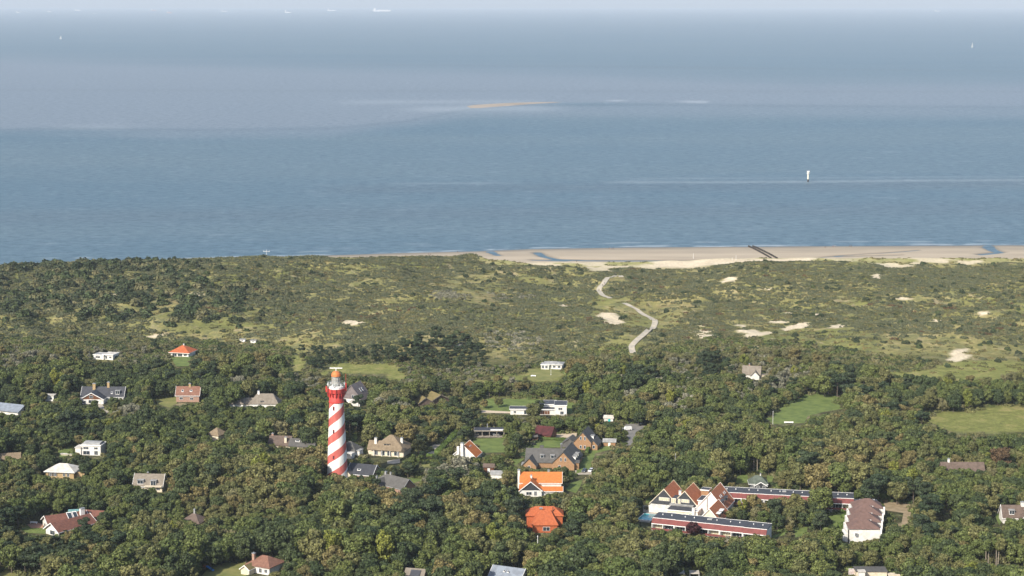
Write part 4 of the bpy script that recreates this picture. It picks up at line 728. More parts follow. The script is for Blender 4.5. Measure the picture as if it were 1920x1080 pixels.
def hotel():
    x, y = G(1300, 960); r = House('hotel', 1300, 960, 0, -20, 'white hotel with three steep terracotta roofs, two black boarded gables and flat-roofed annex wings', 'the hotel', 16, [(1216, 942), (1248, 915), (1262, 901), (1285, 915), (1300, 904), (1322, 918), (1350, 904), (1368, 925), (1376, 945), (1352, 955), (1342, 974), (1304, 970), (1240, 964), (1222, 958)], vy=14)
    def gab(cx, y0, y1, W, h, rh, wall, roof, **k): r.gable(y1-y0, W, h, rh, wall, roof, fr=(cx, (y0+y1)/2, 90), **k)
    gab(-12.6, -3.4, 12.3, 12.5, 3.6, 6.6, M_white, M_terra, trim=M_cream, gmat=None); gab(-3.2, -3.0, 11.7, 12.0, 3.8, 6.2, M_white, M_terra, trim=M_cream)
    gab(9.1, -5.3, 11.8, 12.6, 4.0, 7.2, M_white, M_terra, trim=M_trim); gab(12.6, -21.4, -5.5, 9.6, 3.0, 5.2, M_cream, M_terra, trim=M_trim)
    b = MB(); b.add([(-18.5, -3.92, 3.4), (-6.7, -3.92, 3.4), (-12.6, -3.92, 10.1), (-18.5, -3.42, 3.4), (-6.7, -3.42, 3.4), (-12.6, -3.42, 10.1)], [(0, 1, 2), (5, 4, 3), (0, 3, 4, 1), (1, 4, 5, 2), (2, 5, 3, 0)]); r.part(b, 'gable_cladding', M_slateboard)
    b = MB(); b.add([(-8.8, -3.52, 3.4), (2.4, -3.52, 3.4), (-3.2, -3.52, 9.9), (-8.8, -3.02, 3.4), (2.4, -3.02, 3.4), (-3.2, -3.02, 9.9)], [(0, 1, 2), (5, 4, 3), (0, 3, 4, 1), (1, 4, 5, 2), (2, 5, 3, 0)]); r.part(b, 'gable_cladding', M_slateboard)
    r.win(-12.4, -3.95, 5.0, 4.8, 1.5, glass=M_curtain, bars=4); r.win(-2.8, -3.55, 4.9, 3.6, 1.5, glass=M_curtain, bars=3); r.win(-8.1, -4.0, 4.4, 2.2, 2.2, glass=M_curtain); r.win(-5.6, -3.6, 4.0, 1.2, 2.4, glass=M_curtain, bars=0)
    r.flat(-9.4, -6.6, -3.3, 2, 3.4, 6.2, M_slateboard, M_felt); r.chimney(-7.0, 3.5, 6.4, 8.2, 1.2, M_white)
    r.flat(-8.8, 3.0, -11.6, -4.1, -.3, 3.1, M_cream, M_felt, M_trim, .2); r.flat(-18.6, -9.2, -7.0, -4.4, -.3, 2.7, M_white, M_white, None, .1); r.flat(-9.3, 1, -5.2, -4.0, 3.5, 3.9, M_greyroof, M_greyroof)
    r.flat(3.4, 5.0, -11.8, -5.4, -.3, 3.6, M_white, M_white); r.part(MB().box(2.6, 3.8, -12.8, -11.7, -.2, 5.4), 'chimney', M_white)
    r.wins([(-6.2, -11.6, .9, 2.4, 1.4), (-1.0, -11.6, .9, 1.4, 1.4), (1.4, -11.6, .3, 1.0, 2.1)])
    r.flat(2.6, 5.2, -2.0, 6, 3.6, 6.0, M_white, M_felt, M_trim); r.flat(1.4, 4.8, 8, 12, 3, 8.2, M_brick, M_felt, M_trim)
    for yy_, xx in ((-1.6, 14.0), (4.4, 14.0)): r.dormer(xx, yy_, 5.2, 3.6, 1.9, 3.2, 90, cheek=M_slateboard, roof=M_felt)
    for yy_ in (-17.5, -12.5): r.dormer(16.4, yy_, 3.9, 3.0, 1.8, 2.8, 90, cheek=M_slateboard, roof=M_trim)
    for yy_, dz in ((0, 0), (2.2, 0), (6.6, 0), (8.6, 0)): r.sky(12.2, yy_, 8.0, .9, 1.2, .86, 90)
    r.wins([(11.3, -21.45, 1.2, 1.3, 1.5), (14.0, -21.45, 1.2, 1.3, 1.5)]); r.part(MB().lathe([(.14, -.2), (.14, 8.6)], 8, 7.6, -5.6), 'flue', M_metal)
    # long wings: separate buildings, flat felt roofs with red sloping fascia panels and balconies
    def wing(px, py, h, n, unit, skew, label, short, bays, vis, depth=9.6, rz=-20):
        wgh = House('hotel_wing', px, py, h, rz, label, short, 1, vis, cat='hotel wing', vy=7); q = depth/2; l = n*unit/2
        for i in range(n):
            x0 = -l+i*unit; o_ = -skew*(i-(n-1)/2); x1 = x0+unit-.003
            wgh.part(MB().box(x0+.3, x1-.0, -q+o_+.6, q+o_-.6, -.3, h-.4), 'wall', M_white)
            wgh.part(MB().box(x0, x1, -q+o_, q+o_, h-.4, h), 'roof', M_felt)
            wgh.part(MB().box(x0, x1, -q+o_-.15, -q+o_-.003, h-.35, h+.1).box(x0, x1, q+o_+.003, q+o_+.15, h-.35, h+.1), 'parapet', M_trim)
            wgh.part(MB().slab([(x0, -q+o_-1.9, h-2.0), (x1, -q+o_-1.9, h-2.0), (x1, -q+o_-.16, h-.1), (x0, -q+o_-.16, h-.1)], .2), 'sloping_panel', M_redpanel)
            wgh.part(MB().box(x0, x1, -q+o_-2.0, -q+o_-1.903, h-2.28, h-1.95), 'gutter', M_trim)
            wgh.part(MB().box(x0+.1, x1-.1, -q+o_-2.0, -q+o_-1.86, 1.5, 2.4), 'balcony_panel', M_redpanel); wgh.part(MB().box(x0+.1, x1-.1, -q+o_-1.85, -q+o_+.59, 1.35, 1.5), 'balcony_floor', M_trim)
            for k in range(bays+1): u = x0+.25+(unit-.5)*k/bays; wgh.part(MB().box(u-.18, u+.18, -q+o_-1.85, -q+o_+.59, -.2, 1.347) .box(u-.12, u+.12, -q+o_-1.95, -q+o_+.59, 1.503, h-2.3), 'partition', M_trim)
            for k in range(bays):
                u = x0+.25+(unit-.5)*(k+.5)/bays; wgh.win(u, -q+o_+.6, 1.6, (unit-1)/bays-.5, h-4.1, bars=2, glass=M_curtain if (k+i) % 3 == 0 else None); wgh.win(u, -q+o_+.6, .1, (unit-1)/bays-.8, 1.15, bars=2)
            for k in range(2): wgh.part(MB().lathe([(.22, h), (.22, h+.45)], 8, x0+unit*(.3+.4*k), o_+.8), 'roof_vent', M_trim)
        wgh.part(MB().box(-2, -.2, .5, 2.2, h+.003, h+.4), 'skylight_box', M_greyroof)
        for k in range(-3, 4): FOOT.append((wgh.x+k*l/3.2*math.cos(R(rz)), wgh.y+k*l/3.2*math.sin(R(rz)), 7))
    wing(1335, 976, 6.3, 5, 10.0, .35, 'front hotel wing by the pool: long flat dark roof over sloping red panels', 'the front hotel wing', 2, [(1212, 975), (1237, 960), (1330, 968), (1436, 980), (1442, 988), (1428, 998), (1412, 998), (1392, 996), (1380, 1004), (1335, 1004), (1320, 996), (1290, 988), (1240, 984), (1222, 990)])
    wing(1475, 923.5, 6.4, 6, 9.9, .3, 'rear hotel wing with dark roof and red panels, running right from the terracotta roofs', 'the rear hotel wing', 2, [(1350, 909), (1470, 915), (1598, 922), (1600, 938), (1594, 958), (1572, 956), (1560, 940), (1500, 932), (1425, 936), (1405, 936), (1390, 934), (1388, 946), (1368, 946), (1358, 922)], rz=-9.5)
hotel()
def hips():
    r = House('apartment_building', 1624, 960, 9, -2, 'cream terraced apartment building with four mauve-brown hipped roofs in a row', 'the four-hipped apartment building', 4, [(1588, 1012), (1594, 965), (1604, 940), (1650, 940), (1656, 965), (1650, 985), (1634, 996), (1610, 1004), (1600, 1012)], cat='building', vy=22)
    for k, (cx, cy) in enumerate([(-3.7, -16.5), (-1.6, -5.6), (.5, 5.3), (2.8, 16.2)]):
        r.hip(12.6, 9.3, 7.4, 3.3, M_white, M_purroof, fr=(cx, cy-.0, 0), over=.35, ridge=2.4, z0=-.3)
        if k < 3: r.part(MB().box(cx-5.6, cx+7.2, cy+4.67, cy+6.2, -.3, 7.2), 'connecting_wall', M_white)
        r.part(MB().box(cx-8.4, cx-6.9, cy-4.6, cy+2.5, -.3, 5.4).box(cx-7.7, cx-6.903, cy-4.2, cy+2.0, 5.403, 7.2), 'balcony_tower', M_white)
        r.win(cx-3.6, cy-5.4, 4.6, 1.1, 1.5); r.part(MB().box(cx+6.31, cx+6.9, cy-5.9, cy-4.9, 5, 8.3), 'party_wall_end', M_trim)
        for j in range(3): r.part(MB().lathe([(.14, 8.6), (.14, 9.9)], 6, cx+1.8+.8*j, cy+1.6), 'roof_vent', M_trim)
        FOOT.append((r.x+cx, r.y+cy, 9.5))
    r.flat(-1, 8.6, 22, 27, -.3, 7.0, M_slateboard, M_felt)
    for j in range(4): r.part(MB().box(.6+1.9*j, 1.6+1.9*j, 23.5, 24.6, 7.31, 8.1), 'roof_unit', M_metal)
hips()
# ---------------------------------------------------------------- small things
def gpt(px, py):
    z = 3.0
    for _ in range(12): x, y = G(px, py, z); z = zat(x, y)
    return x, y, z
def pole(px, y0, y1, label, name='flagpole', r=.12, m=None, arm=False, cat=None):
    x, y, z = gpt(px, y1); zc = proj(x, y, z)[2]; h = (y1-y0)/F*zc/.97
    t = empty(name, (x, y, z), 0, label, cat or name.replace('_', ' ')); MB().tube((0, 0, -.3), (0, 0, h), r, r*.6).build('pole', m or M_trim, t); MB().lathe([(r*2, -.3), (r*2, .3)], 8).build('base', m or M_trim, t)
    if arm: MB().tube((0, 0, h), (-1.2, -.2, h+.35), r*.6).build('arm', m or M_trim, t); MB().at(-1.5, -.25, h+.3, .2).box(-.5, .4, -.16, .16, 0, .16).build('lamp_head', M_metal, t)
    else: MB().lathe([(r*1.3, h), (r*.4, h+r*3)], 8).build('cap', m or M_trim, t)
    return t
pole(1033, 691, 703, 'short white pole on the dry lawn before the white bungalow')
pole(1449, 772, 797, 'tall white pole on the green field by its left edge')
pole(168, 659, 675, 'thin grey pole left of the flat-roofed dune cabin', r=.1, m=M_metal)
pole(149, 818, 838, 'white post left of the white cubic house')
pole(1008, 1006, 1056, 'very tall white pole in front of the red-orange hipped roof', r=.16)
pole(1266, 852, 896, 'tall bare grey pole behind the left hotel gable', r=.15, m=M_metal)
pole(1588, 1045, 1066, 'street lamp with a curved head beside the flat building at the bottom', 'street_lamp', .1, M_metal, True)
pole(723, 807, 820, 'thin white flagpole behind the thatched villa')
pole(1167, 803, 815, 'white post at the parking area entrance', r=.1)
pole(9, 976, 989, 'white post at the left edge of the woods')
def mast():
    x, y, z = gpt(500, 487); t = empty('weather_mast', (x, y, z), 0, 'white cross-armed mast standing on the dune ridge against the sea', 'mast')
    MB().tube((0, 0, -1), (0, 0, 9), .16, .1).build('pole', M_trim, t); MB().box(-2.6, 2.6, -.08, .08, 7.2, 7.4).build('crossarm', M_trim, t)
    for i, a in enumerate((-2.5, 2.5)): MB().box(a-.2, a+.2, -.2, .2, 7.41, 8.0).build('instrument', M_trim, t)
mast()
dark_pile = mat('wet_timber', (.055, .048, .042), .8, (.035, .03, .026), 1)
def groyne():
    pm = MB().lathe([(.24, -1.5), (.22, 1.5), (.15, 1.7)], 7).build('groyne_pile', dark_pile); first = True
    for row, (a, b) in enumerate((((1403, 461.5), (1447, 486.5)), ((1411, 461.5), (1459, 487)))):
        A, B = G(*a, .8), G(*b, .8); n = 70
        for i in range(n):
            t = i/(n-1); o = pm if first else pm.copy()
            if not first: COL.objects.link(o)
            first = False
            x, y = A[0]+(B[0]-A[0])*t, A[1]+(B[1]-A[1])*t; o.location = (x+random.uniform(-.1, .1), y, max(zat(x, y), -.4)+random.uniform(-.1, .25))
            tag(o, 'dark timber pile in the %s row of the double groyne across the beach' % ('left' if row == 0 else 'right'), 'groyne pile', 'piles in the %s groyne row' % ('left' if row == 0 else 'right'))
groyne()
for i, (px, lab) in enumerate(((1300, 'pale pole on the beach, the left one'), (1373, 'short pale pole on the beach beside the tallest'), (1380, 'tallest pale pole on the beach'))): pole(px, (480, 484, 480)[i], 488, lab, 'beach_pole', .14, cat='pole')
# people: one continuous body, hair and clothes as children
def person_mesh(pose):
    b = MB(); s = {'stand': .10, 'walk': .26, 'sit': 0}[pose]
    rings = []
    me = bpy.data.meshes.new('person'); vs = [(0, 0, .95), (0, 0, 1.2), (0, .0, 1.43), (0, -.01, 1.53), (0, -.02, 1.68), (-.1, -s*.5, .52), (-.11, -s, .06), (-.11, -s-.16, .04), (.1, s*.5, .52), (.11, s, .06), (.11, s-.16, .04),
          (-.21, 0, 1.38), (-.27, .04, 1.12), (-.26, -.12, .88), (.21, 0, 1.38), (.27, -.04, 1.12), (.26, -.14, .88)]
    if pose == 'sit': vs[5] = (-.12, -.42, .86); vs[6] = (-.12, -.36, .42); vs[7] = (-.12, -.5, .38); vs[8] = (.12, -.40, .80); vs[9] = (.12, -.22, .36); vs[10] = (.12, -.36, .32); vs[13] = (-.22, -.42, 1.06); vs[16] = (.22, -.42, 1.06); vs[2] = (0, -.1, 1.42); vs[3] = (0, -.14, 1.52); vs[4] = (0, -.18, 1.67)
    es = [(0, 1), (1, 2), (2, 3), (3, 4), (0, 5), (5, 6), (6, 7), (0, 8), (8, 9), (9, 10), (2, 11), (11, 12), (12, 13), (2, 14), (14, 15), (15, 16)]
    me.from_pydata(vs, es, []); o = bpy.data.objects.new('tmp', me); COL.objects.link(o); o.modifiers.new('s', 'SKIN')
    rad = [.15, .13, .15, .055, .105, .085, .05, .045, .085, .05, .045, .065, .048, .038, .065, .048, .038]
    for i, q in enumerate(me.skin_vertices[0].data): q.radius = (rad[i], rad[i]*(.75 if i in (0, 1, 2) else 1))
    me.skin_vertices[0].data[0].use_root = True
    o.modifiers.new('u', 'SUBSURF').levels = 1; dg = bpy.context.evaluated_depsgraph_get(); m2 = bpy.data.meshes.new_from_object(o.evaluated_get(dg)); bpy.data.objects.remove(o); return m2
PM = {k: person_mesh(k) for k in ('stand', 'walk', 'sit')}
def cloth(c): return mat('cloth', c, .9, tuple(v*.8 for v in c), 3)
CL = {'dark': cloth((.03, .03, .04)), 'blue': cloth((.06, .12, .3)), 'red': cloth((.45, .05, .04)), 'white': cloth((.6, .6, .58)), 'grey': cloth((.18, .18, .18))}
M_skin = mat('skin', (.50, .32, .23), .6); M_hair = mat('hair', (.06, .04, .025), .8)
PMC = {}
def person(x, y, z, rz, col, label, pose='walk'):
    k = (pose, col)
    if k not in PMC: m = PM[pose].copy(); m.materials.clear(); m.materials.append(M_skin); PMC[k] = m
    o = bpy.data.objects.new('person', PMC[k]); COL.objects.link(o); o.location = (x, y, z); o.rotation_euler = (0, 0, rz); tag(o, label, 'person')
    sh = -.1 if pose == 'sit' else 0
    MB().lathe([(.19, .80), (.21, 1.1), (.24, 1.38), (.10, 1.50)], 10, 0, sh*.6).build('jacket', CL[col], o)
    if pose != 'sit': MB().tube((-.06, 0, .92), (-.105, -.14 if pose == 'walk' else -.05, .14), .13, .085, 8).tube((.06, 0, .92), (.105, .14 if pose == 'walk' else .05, .14), .13, .085, 8).build('trousers', CL['dark'], o)
    MB().lathe([(.125, 1.66), (.12, 1.74), (.07, 1.81)], 8, 0, -.0+sh*1.6).build('hair', M_hair, o); return o
for i, (px, py, c, lab) in enumerate([(1143, 466, 'dark', 'dark-clothed walker at the water edge, left of a close pair'), (1146, 466, 'blue', 'walker in blue beside the dark pair at the water edge'), (1149.5, 466.5, 'dark', 'dark-clothed walker just right of the pair at the water edge'),
      (1547, 464.5, 'dark', 'lone dark-clothed walker right of the groyne'), (1562, 461.8, 'red', 'walker in red at the tide line right of the groyne'), (1566, 461.8, 'white', 'walker in white beside the one in red'), (1593.5, 461.5, 'dark', 'dark-clothed walker, left of the pair well right of the groyne'), (1596, 461.3, 'dark', 'dark-clothed walker, right of the pair well right of the groyne'),
      (1788, 463.5, 'grey', 'grey-clothed walker far along the right beach'), (803, 477.5, 'dark', 'walker on the narrow beach behind the dune crest, left of two'), (807, 477.8, 'grey', 'walker in grey on the narrow beach behind the dune crest'), (858, 472.5, 'dark', 'lone dark figure at the water edge behind the highest dune'), (1081, 493, 'dark', 'dark-clothed figure at the dune foot above the path')]):
    x, y = G(px, py, 1.0); person(x, y, zat(x, y), random.uniform(0, 6), c, lab)
def bicycle(x, y, z, rz, label, col):
    t = empty('bicycle', (x, y, z), rz, label, 'bicycle')
    for cx in (-.52, .52):
        w_ = MB(); n = 16
        for i in range(n): a, c = 2*math.pi*i/n, 2*math.pi*(i+1)/n; w_.tube((cx+.33*math.cos(a), 0, .35+.33*math.sin(a)), (cx+.33*math.cos(c), 0, .35+.33*math.sin(c)), .02, n=4)
        w_.build('wheel', M_black, t)
    MB().tube((-.52, 0, .35), (-.1, 0, .32), .02).tube((-.1, 0, .32), (.4, 0, .85), .02).tube((-.18, 0, .85), (.4, 0, .85), .02).tube((-.1, 0, .32), (-.2, 0, .92), .02).tube((.52, 0, .35), (.38, 0, .98), .02).build('frame', CL[col], t)
    MB().box(-.32, -.08, -.07, .07, .92, .98).build('saddle', M_black, t); MB().tube((.36, -.28, 1.0), (.36, .28, 1.0), .02).build('handlebar', M_metal, t)
for i, (px, py, c, lab) in enumerate([(1123, 546.5, 'dark', 'in dark clothes at the sharp bend of the dune path'), (1133, 534, 'blue', 'in blue, upper of the two below the path top'), (1130, 537, 'grey', 'in grey, lower of the two below the path top'), (1153, 516, 'dark', 'in dark clothes at the top of the dune path')]):
    x, y, z = ground_hit(px, py); z = zat(x, y)+.42; bicycle(x, y, z, 1.0, 'bicycle ridden by the person '+lab, 'grey' if i % 2 else 'dark')
    person(x, y, z+.02, 1.0+math.pi/2, c, 'cyclist '+lab, 'sit')
def car(px, py, rz, label, body, van=False):
    x, y, z = gpt(px, py); t = empty('parked_car' if not van else 'parked_van', (x, y, z+.02), R(rz), label, 'car' if not van else 'van')
    m = mat('car_paint', body, .25, tuple(v*.9 for v in body), 1, spec=.5); H_ = 2.1 if van else 1.45; b = MB(); w_ = .88
    pr = [(-2.2, .35), (-2.2, .85), (-2.0, .95), (-1.1 if not van else -1.9, 1.0), (2.0, 1.0), (2.2, .85), (2.2, .35)] if not van else [(-2.4, .35), (-2.4, 1.0), (-1.7, 1.15), (2.4, 1.15), (2.4, .35)]
    n = len(pr); b.add([(x_, -w_, z_) for x_, z_ in pr]+[(x_, w_, z_) for x_, z_ in pr], [list(range(n)), [2*n-1-i for i in range(n)]]+[(i, i+n, (i+1) % n+n, (i+1) % n) for i in range(n)]); b.build('body', m, t)
    x0, x1 = (-1.2, 1.6) if not van else (-1.7, 2.35); z0 = 1.003 if not van else 1.153
    b = MB(); v = [(x0, -w_*.95, z0), (x1, -w_*.95, z0), (x1, w_*.95, z0), (x0, w_*.95, z0), (x0+.6, -w_*.8, H_), (x1-(.4 if not van else .05), -w_*.8, H_), (x1-(.4 if not van else .05), w_*.8, H_), (x0+.6, w_*.8, H_)]
    b.add(v, [(0, 3, 2, 1), (0, 1, 5, 4), (1, 2, 6, 5), (2, 3, 7, 6), (3, 0, 4, 7), (4, 5, 6, 7)]); b.build('cabin', M_glass if not van else m, t); MB().box(x0+.62, x1-.42, -w_*.78, w_*.78, H_+.003, H_+.06).build('roof', m, t)
    for a in (-1.4, 1.4):
        for c in (-1, 1): MB().tube((a, c*.72, .34), (a, c*.93, .34), .34, n=12).build('wheel', M_black, t)
    for c in (-.6, .6): MB().box(-2.26, -2.203, c-.15, c+.15, .65, .82).build('headlight', M_trim, t)
car(1096, 884.5, 70, 'dark blue car parked beside the brick farmhouse', (.03, .04, .06)); car(1108.5, 884, 65, 'white car parked right of the dark blue one', (.7, .7, .7)); car(1176, 807, 20, 'white van at the left side of the grey parking area', (.7, .7, .68), True); car(1203, 797.5, 30, 'black car at the right edge of the grey parking area', (.02, .02, .02))
def hedge(pts, w_, h_, label):
    g = [gpt(a, b) for a, b in pts]; cx, cy, cz = g[0]; b = MB(); C = []; N = []
    for (x0, y0, _), (x1, y1, _) in zip(g[:-1], g[1:]):
        L = math.hypot(x1-x0, y1-y0); a = math.atan2(y1-y0, x1-x0); b.at(x0-cx, y0-cy, 0, a).box(0, L, -w_/2, w_/2, -.2, h_)
        n = int(L*(w_+2*h_)*9); r_ = rng; s = r_.random(n)*L; q = r_.random(n)*(w_+2*h_); yy2 = np.where(q < h_, -w_/2, np.where(q < h_+w_, q-h_-w_/2, w_/2)); zz = np.where(q < h_, q, np.where(q < h_+w_, h_, q-h_-w_))
        nn = np.stack([0*s, np.where(q < h_, -1, np.where(q < h_+w_, 0, 1)), np.where((q >= h_)&(q < h_+w_), 1, 0)], 1)+r_.normal(size=(n, 3))*.5; nn /= np.linalg.norm(nn, axis=1, keepdims=True)
        c, d = math.cos(a), math.sin(a); C.append(np.stack([x0-cx+s*c-yy2*d, y0-cy+s*d+yy2*c, zz+r_.uniform(-.1, .15, n)], 1)); N.append(np.stack([nn[:, 0]*c-nn[:, 1]*d, nn[:, 0]*d+nn[:, 1]*c, nn[:, 2]], 1))
    C = np.concatenate(C); N = np.concatenate(N); Vv, Ff = quads(C, N, rng.uniform(.25, .5, len(C))); nb = len(b.v)
    V2 = np.concatenate([np.array(b.v), Vv]); F2 = np.concatenate([np.array(b.f), Ff+nb]); me = npmesh('hedge', V2, F2, [LM['hedge']]); o = bpy.data.objects.new('hedge', me); COL.objects.link(o); o.location = (cx, cy, cz); tag(o, label, 'hedge')
def quads(C, N, size, asp=1.0, r=rng):
    n = len(C); a = r.normal(size=(n, 3)); a -= (a*N).sum(1, keepdims=True)*N; a /= np.linalg.norm(a, axis=1, keepdims=True)+1e-9
    b = np.cross(N, a); s = size[:, None]*.5; u = a*s; v = b*s*asp
    return np.stack([C-u-v, C+u-v*.8, C+u*.9+v, C-u*.8+v*.9], 1).reshape(-1, 3), np.arange(4*n).reshape(-1, 4)
for pts, w_, h_, lab in [([(820, 853), (838, 836), (859, 812)], 3.2, 2.2, 'long clipped hedge along the right side of the pale driveway'), ([(1013, 824), (1062, 826)], 1.6, 1.3, 'low hedge along the front of the sandy riding arena'), ([(1632, 934), (1680, 937)], 3, 3.4, 'tall clipped hedge behind the four-hipped apartment building'),
      ([(1574, 962), (1597, 958)], 2.5, 2.0, 'topmost clipped hedge in the hotel garden'), ([(1580, 972), (1593, 970)], 2.5, 1.6, 'middle clipped hedge in the hotel garden'), ([(1573, 990), (1590, 988)], 2.5, 2.0, 'lowest clipped hedge in the hotel garden'), ([(1100, 852), (1106, 838)], 1.6, 1.8, 'short hedge right of the brick farmhouse'), ([(800, 856), (838, 858)], 1.6, 1.4, 'brown-green hedge closing the foot of the pale driveway')]: hedge(pts, w_, h_, lab)
def fence(pts, label, h_=1.3, st=4.0, m=None):
    g = [gpt(a, b) for a, b in pts]; cx, cy, cz = g[0]; t = empty('fence', (cx, cy, cz), 0, label, 'fence'); m = m or M_trim
    for (x0, y0, _), (x1, y1, _) in zip(g[:-1], g[1:]):
        L = math.hypot(x1-x0, y1-y0); a = math.atan2(y1-y0, x1-x0); n = max(1, int(L/st))
        MB().at(x0-cx, y0-cy, 0, a).box(0, L, -.05, .05, h_-.22, h_).box(0, L, -.05, .05, h_*.4, h_*.4+.16).build('rail', m, t)
        for i in range(n+1): MB().at(x0-cx, y0-cy, 0, a).box(L*i/n-.1, L*i/n+.1, -.12, -.053, -.2, h_+.1).build('post', m, t)
fence([(1040, 806), (1083, 807)], 'white rail fence along the back of the riding arena'); fence([(1118, 809), (1134, 811)], 'pale fence right of the tall brick gable house'); fence([(943, 882.5), (972, 884)], 'long white garden wall rail left of the orange villa', 1.5, 3)
fence([(1206, 953), (1246, 958)], 'white pool terrace fence below the black hotel gable', 1.4, 2.5)
def pool():
    x, y = G(1214, 970); t = empty('swimming_pool', (x, y, 3.04), R(-20), 'turquoise outdoor swimming pool at the left end of the front hotel wing', 'pool')
    MB().box(-3.2, 3.2, -5.5, 5.5, 0, .22).build('rim', M_trim, t); MB().box(-2.8, 2.8, -5.0, 5.0, .223, .24).build('water', M_pool, t); FOOT.append((x, y, 9)); clear([(1198, 979), (1206, 961), (1230, 960), (1220, 980)], y+1)
pool()
def bench(px, py, rz, label, w_=4.0):
    x, y, z = gpt(px, py); t = empty('bench', (x, y, z), R(rz), label, 'bench'); MB().box(-w_/2, w_/2, -.3, .3, .45, .55).build('seat', M_trim, t); MB().box(-w_/2, w_/2, .25, .33, .553, 1.0).build('backrest', M_trim, t)
    for a in (-1, 1): MB().box(a*w_*.42-.06, a*w_*.42+.06, -.25, .25, -.1, .447).build('leg', M_trim, t)
bench(1479, 794, 0, 'long white bench at the near edge of the green field', 5); bench(1000, 706.5, -5, 'white bench on the dry lawn left of the short pole', 3); bench(63, 982, -10, 'white bench on the brick terrace of the red-brown-roofed villa', 3.4)
def slide():
    x, y, z = gpt(393, 1070); t = empty('playground_slide', (x, y, z), R(-30), 'blue children slide with an orange ladder frame on the dry lawn', 'slide'); o_ = mat('orange_wood', (.40, .14, .04), .7); bl = mat('blue_plastic', (.05, .22, .55), .4)
    for a in (-.5, .5):
        for c in (-.6, .6): MB().box(a-2.3, a-2.16, c-.07, c+.07, -.1, 2.4).build('post', o_, t)
    MB().box(-2.9, -1.65, -.65, .65, 1.5, 1.6).build('platform', o_, t); MB().slab([(-1.6, -.45, 1.7), (2.0, -.45, .3), (2.0, .45, .3), (-1.6, .45, 1.7)], .1).slab([(-1.6, -.5, 1.95), (2.0, -.5, .55), (2.0, -.44, .55), (-1.6, -.44, 1.95)], .3).slab([(-1.6, .44, 1.95), (2.0, .44, .55), (2.0, .5, .55), (-1.6, .5, 1.95)], .3).build('chute', bl, t)
slide()
def trampoline():
    x, y, z = gpt(998, 834); t = empty('trampoline', (x, y, z), 0, 'dark trampoline on the lawn behind the brick farmhouse', 'trampoline'); MB().lathe([(1.9, .7), (1.9, .78), (1.7, .79)], 24).build('mat', M_black, t)
    for i in range(4): a = i*math.pi/2+.4; MB().tube((1.8*math.cos(a), 1.8*math.sin(a), -.1), (1.8*math.cos(a), 1.8*math.sin(a), .7), .05).build('leg', M_metal, t)
trampoline()
def climb():
    x, y, z = gpt(1003, 829); t = empty('climbing_frame', (x, y, z), R(10), 'dark wooden climbing frame with a little roof beside the riding arena', 'climbing frame'); m = M_wood
    for a in (-1.2, 1.2):
        for c in (-1, 1): MB().box(a-.1, a+.1, c-.1, c+.1, -.1, 3).build('post', m, t)
    MB().box(-1.3, 1.3, -1.1, 1.1, 1.4, 1.5).build('platform', m, t); b = MB().slab([(-1.5, -1.3, 3.0), (1.5, -1.3, 3.0), (1.5, 0, 3.9), (-1.5, 0, 3.9)], .1); b.slab([(-1.5, 0, 3.9), (1.5, 0, 3.9), (1.5, 1.3, 3.0), (-1.5, 1.3, 3.0)], .1).build('roof', M_slateg, t); MB().slab([(1.3, -.4, 1.5), (3.2, -.4, .2), (3.2, .4, .2), (1.3, .4, 1.5)], .08).build('chute', M_greyroof, t)
climb()
def board():
    x, y, z = gpt(1597, 1080); t = empty('sign_board', (x, y, z), R(-3), 'red and white striped board at the bottom edge beside the flat building', 'sign'); MB().box(-1.3, 1.3, -.08, .08, .6, 3.0).build('panel', M_trim, t)
    for k in range(4): MB().box(-1.25, 1.25, -.1, -.083, .8+.55*k, 1.05+.55*k).build('stripe', M_redpanel, t)
    for a in (-1.1, 1.1): MB().box(a-.06, a+.06, .083, .2, -.2, 3.0).build('post', M_metal, t)
board()
def statue():
    x, y, z = gpt(1186, 788); t = empty('gate_pillar', (x, y, z), 0, 'white pillar at the far side of the parking area', 'pillar'); MB().box(-.3, .3, -.3, .3, -.1, 1.5).build('shaft', M_trim, t); MB().box(-.42, .42, -.42, .42, 1.503, 1.7).build('cap', M_trim, t)
statue()
# ---------------------------------------------------------------- at sea
def beacon():
    x, y = G(1515, 341, 0); t = empty('sea_beacon', (x, y, 0), 0, 'pale cylindrical measuring beacon with platforms standing in the sea', 'beacon'); w_ = mat('beacon_cream', (.72, .70, .58), .6)
    MB().lathe([(1.0, -3), (1.0, 3.4)], 14).build('pile', dark_pile, t); MB().lathe([(1.1, 3.4), (1.05, 10.3)], 16).build('shaft', w_, t); MB().lathe([(1.9, 10.3), (1.9, 10.8)], 8).build('lower_platform', M_trim, t); MB().lathe([(1.3, 10.9), (1.3, 12.6)], 12).build('upper_shaft', w_, t); MB().box(-1.3, 1.5, -1.3, 1.3, 12.6, 13.9).build('cabin', M_trim, t)
    for a, h_ in ((-2.4, 15.4), (-.4, 16.2), (1.6, 15.6)): MB().tube((a, 0, 10.9), (a, 0, h_), .14).build('mast', M_metal, t)
    MB().box(-1.9, 1.9, -1.9, -1.8, 11.5, 11.6).build('railing', M_trim, t)
beacon()
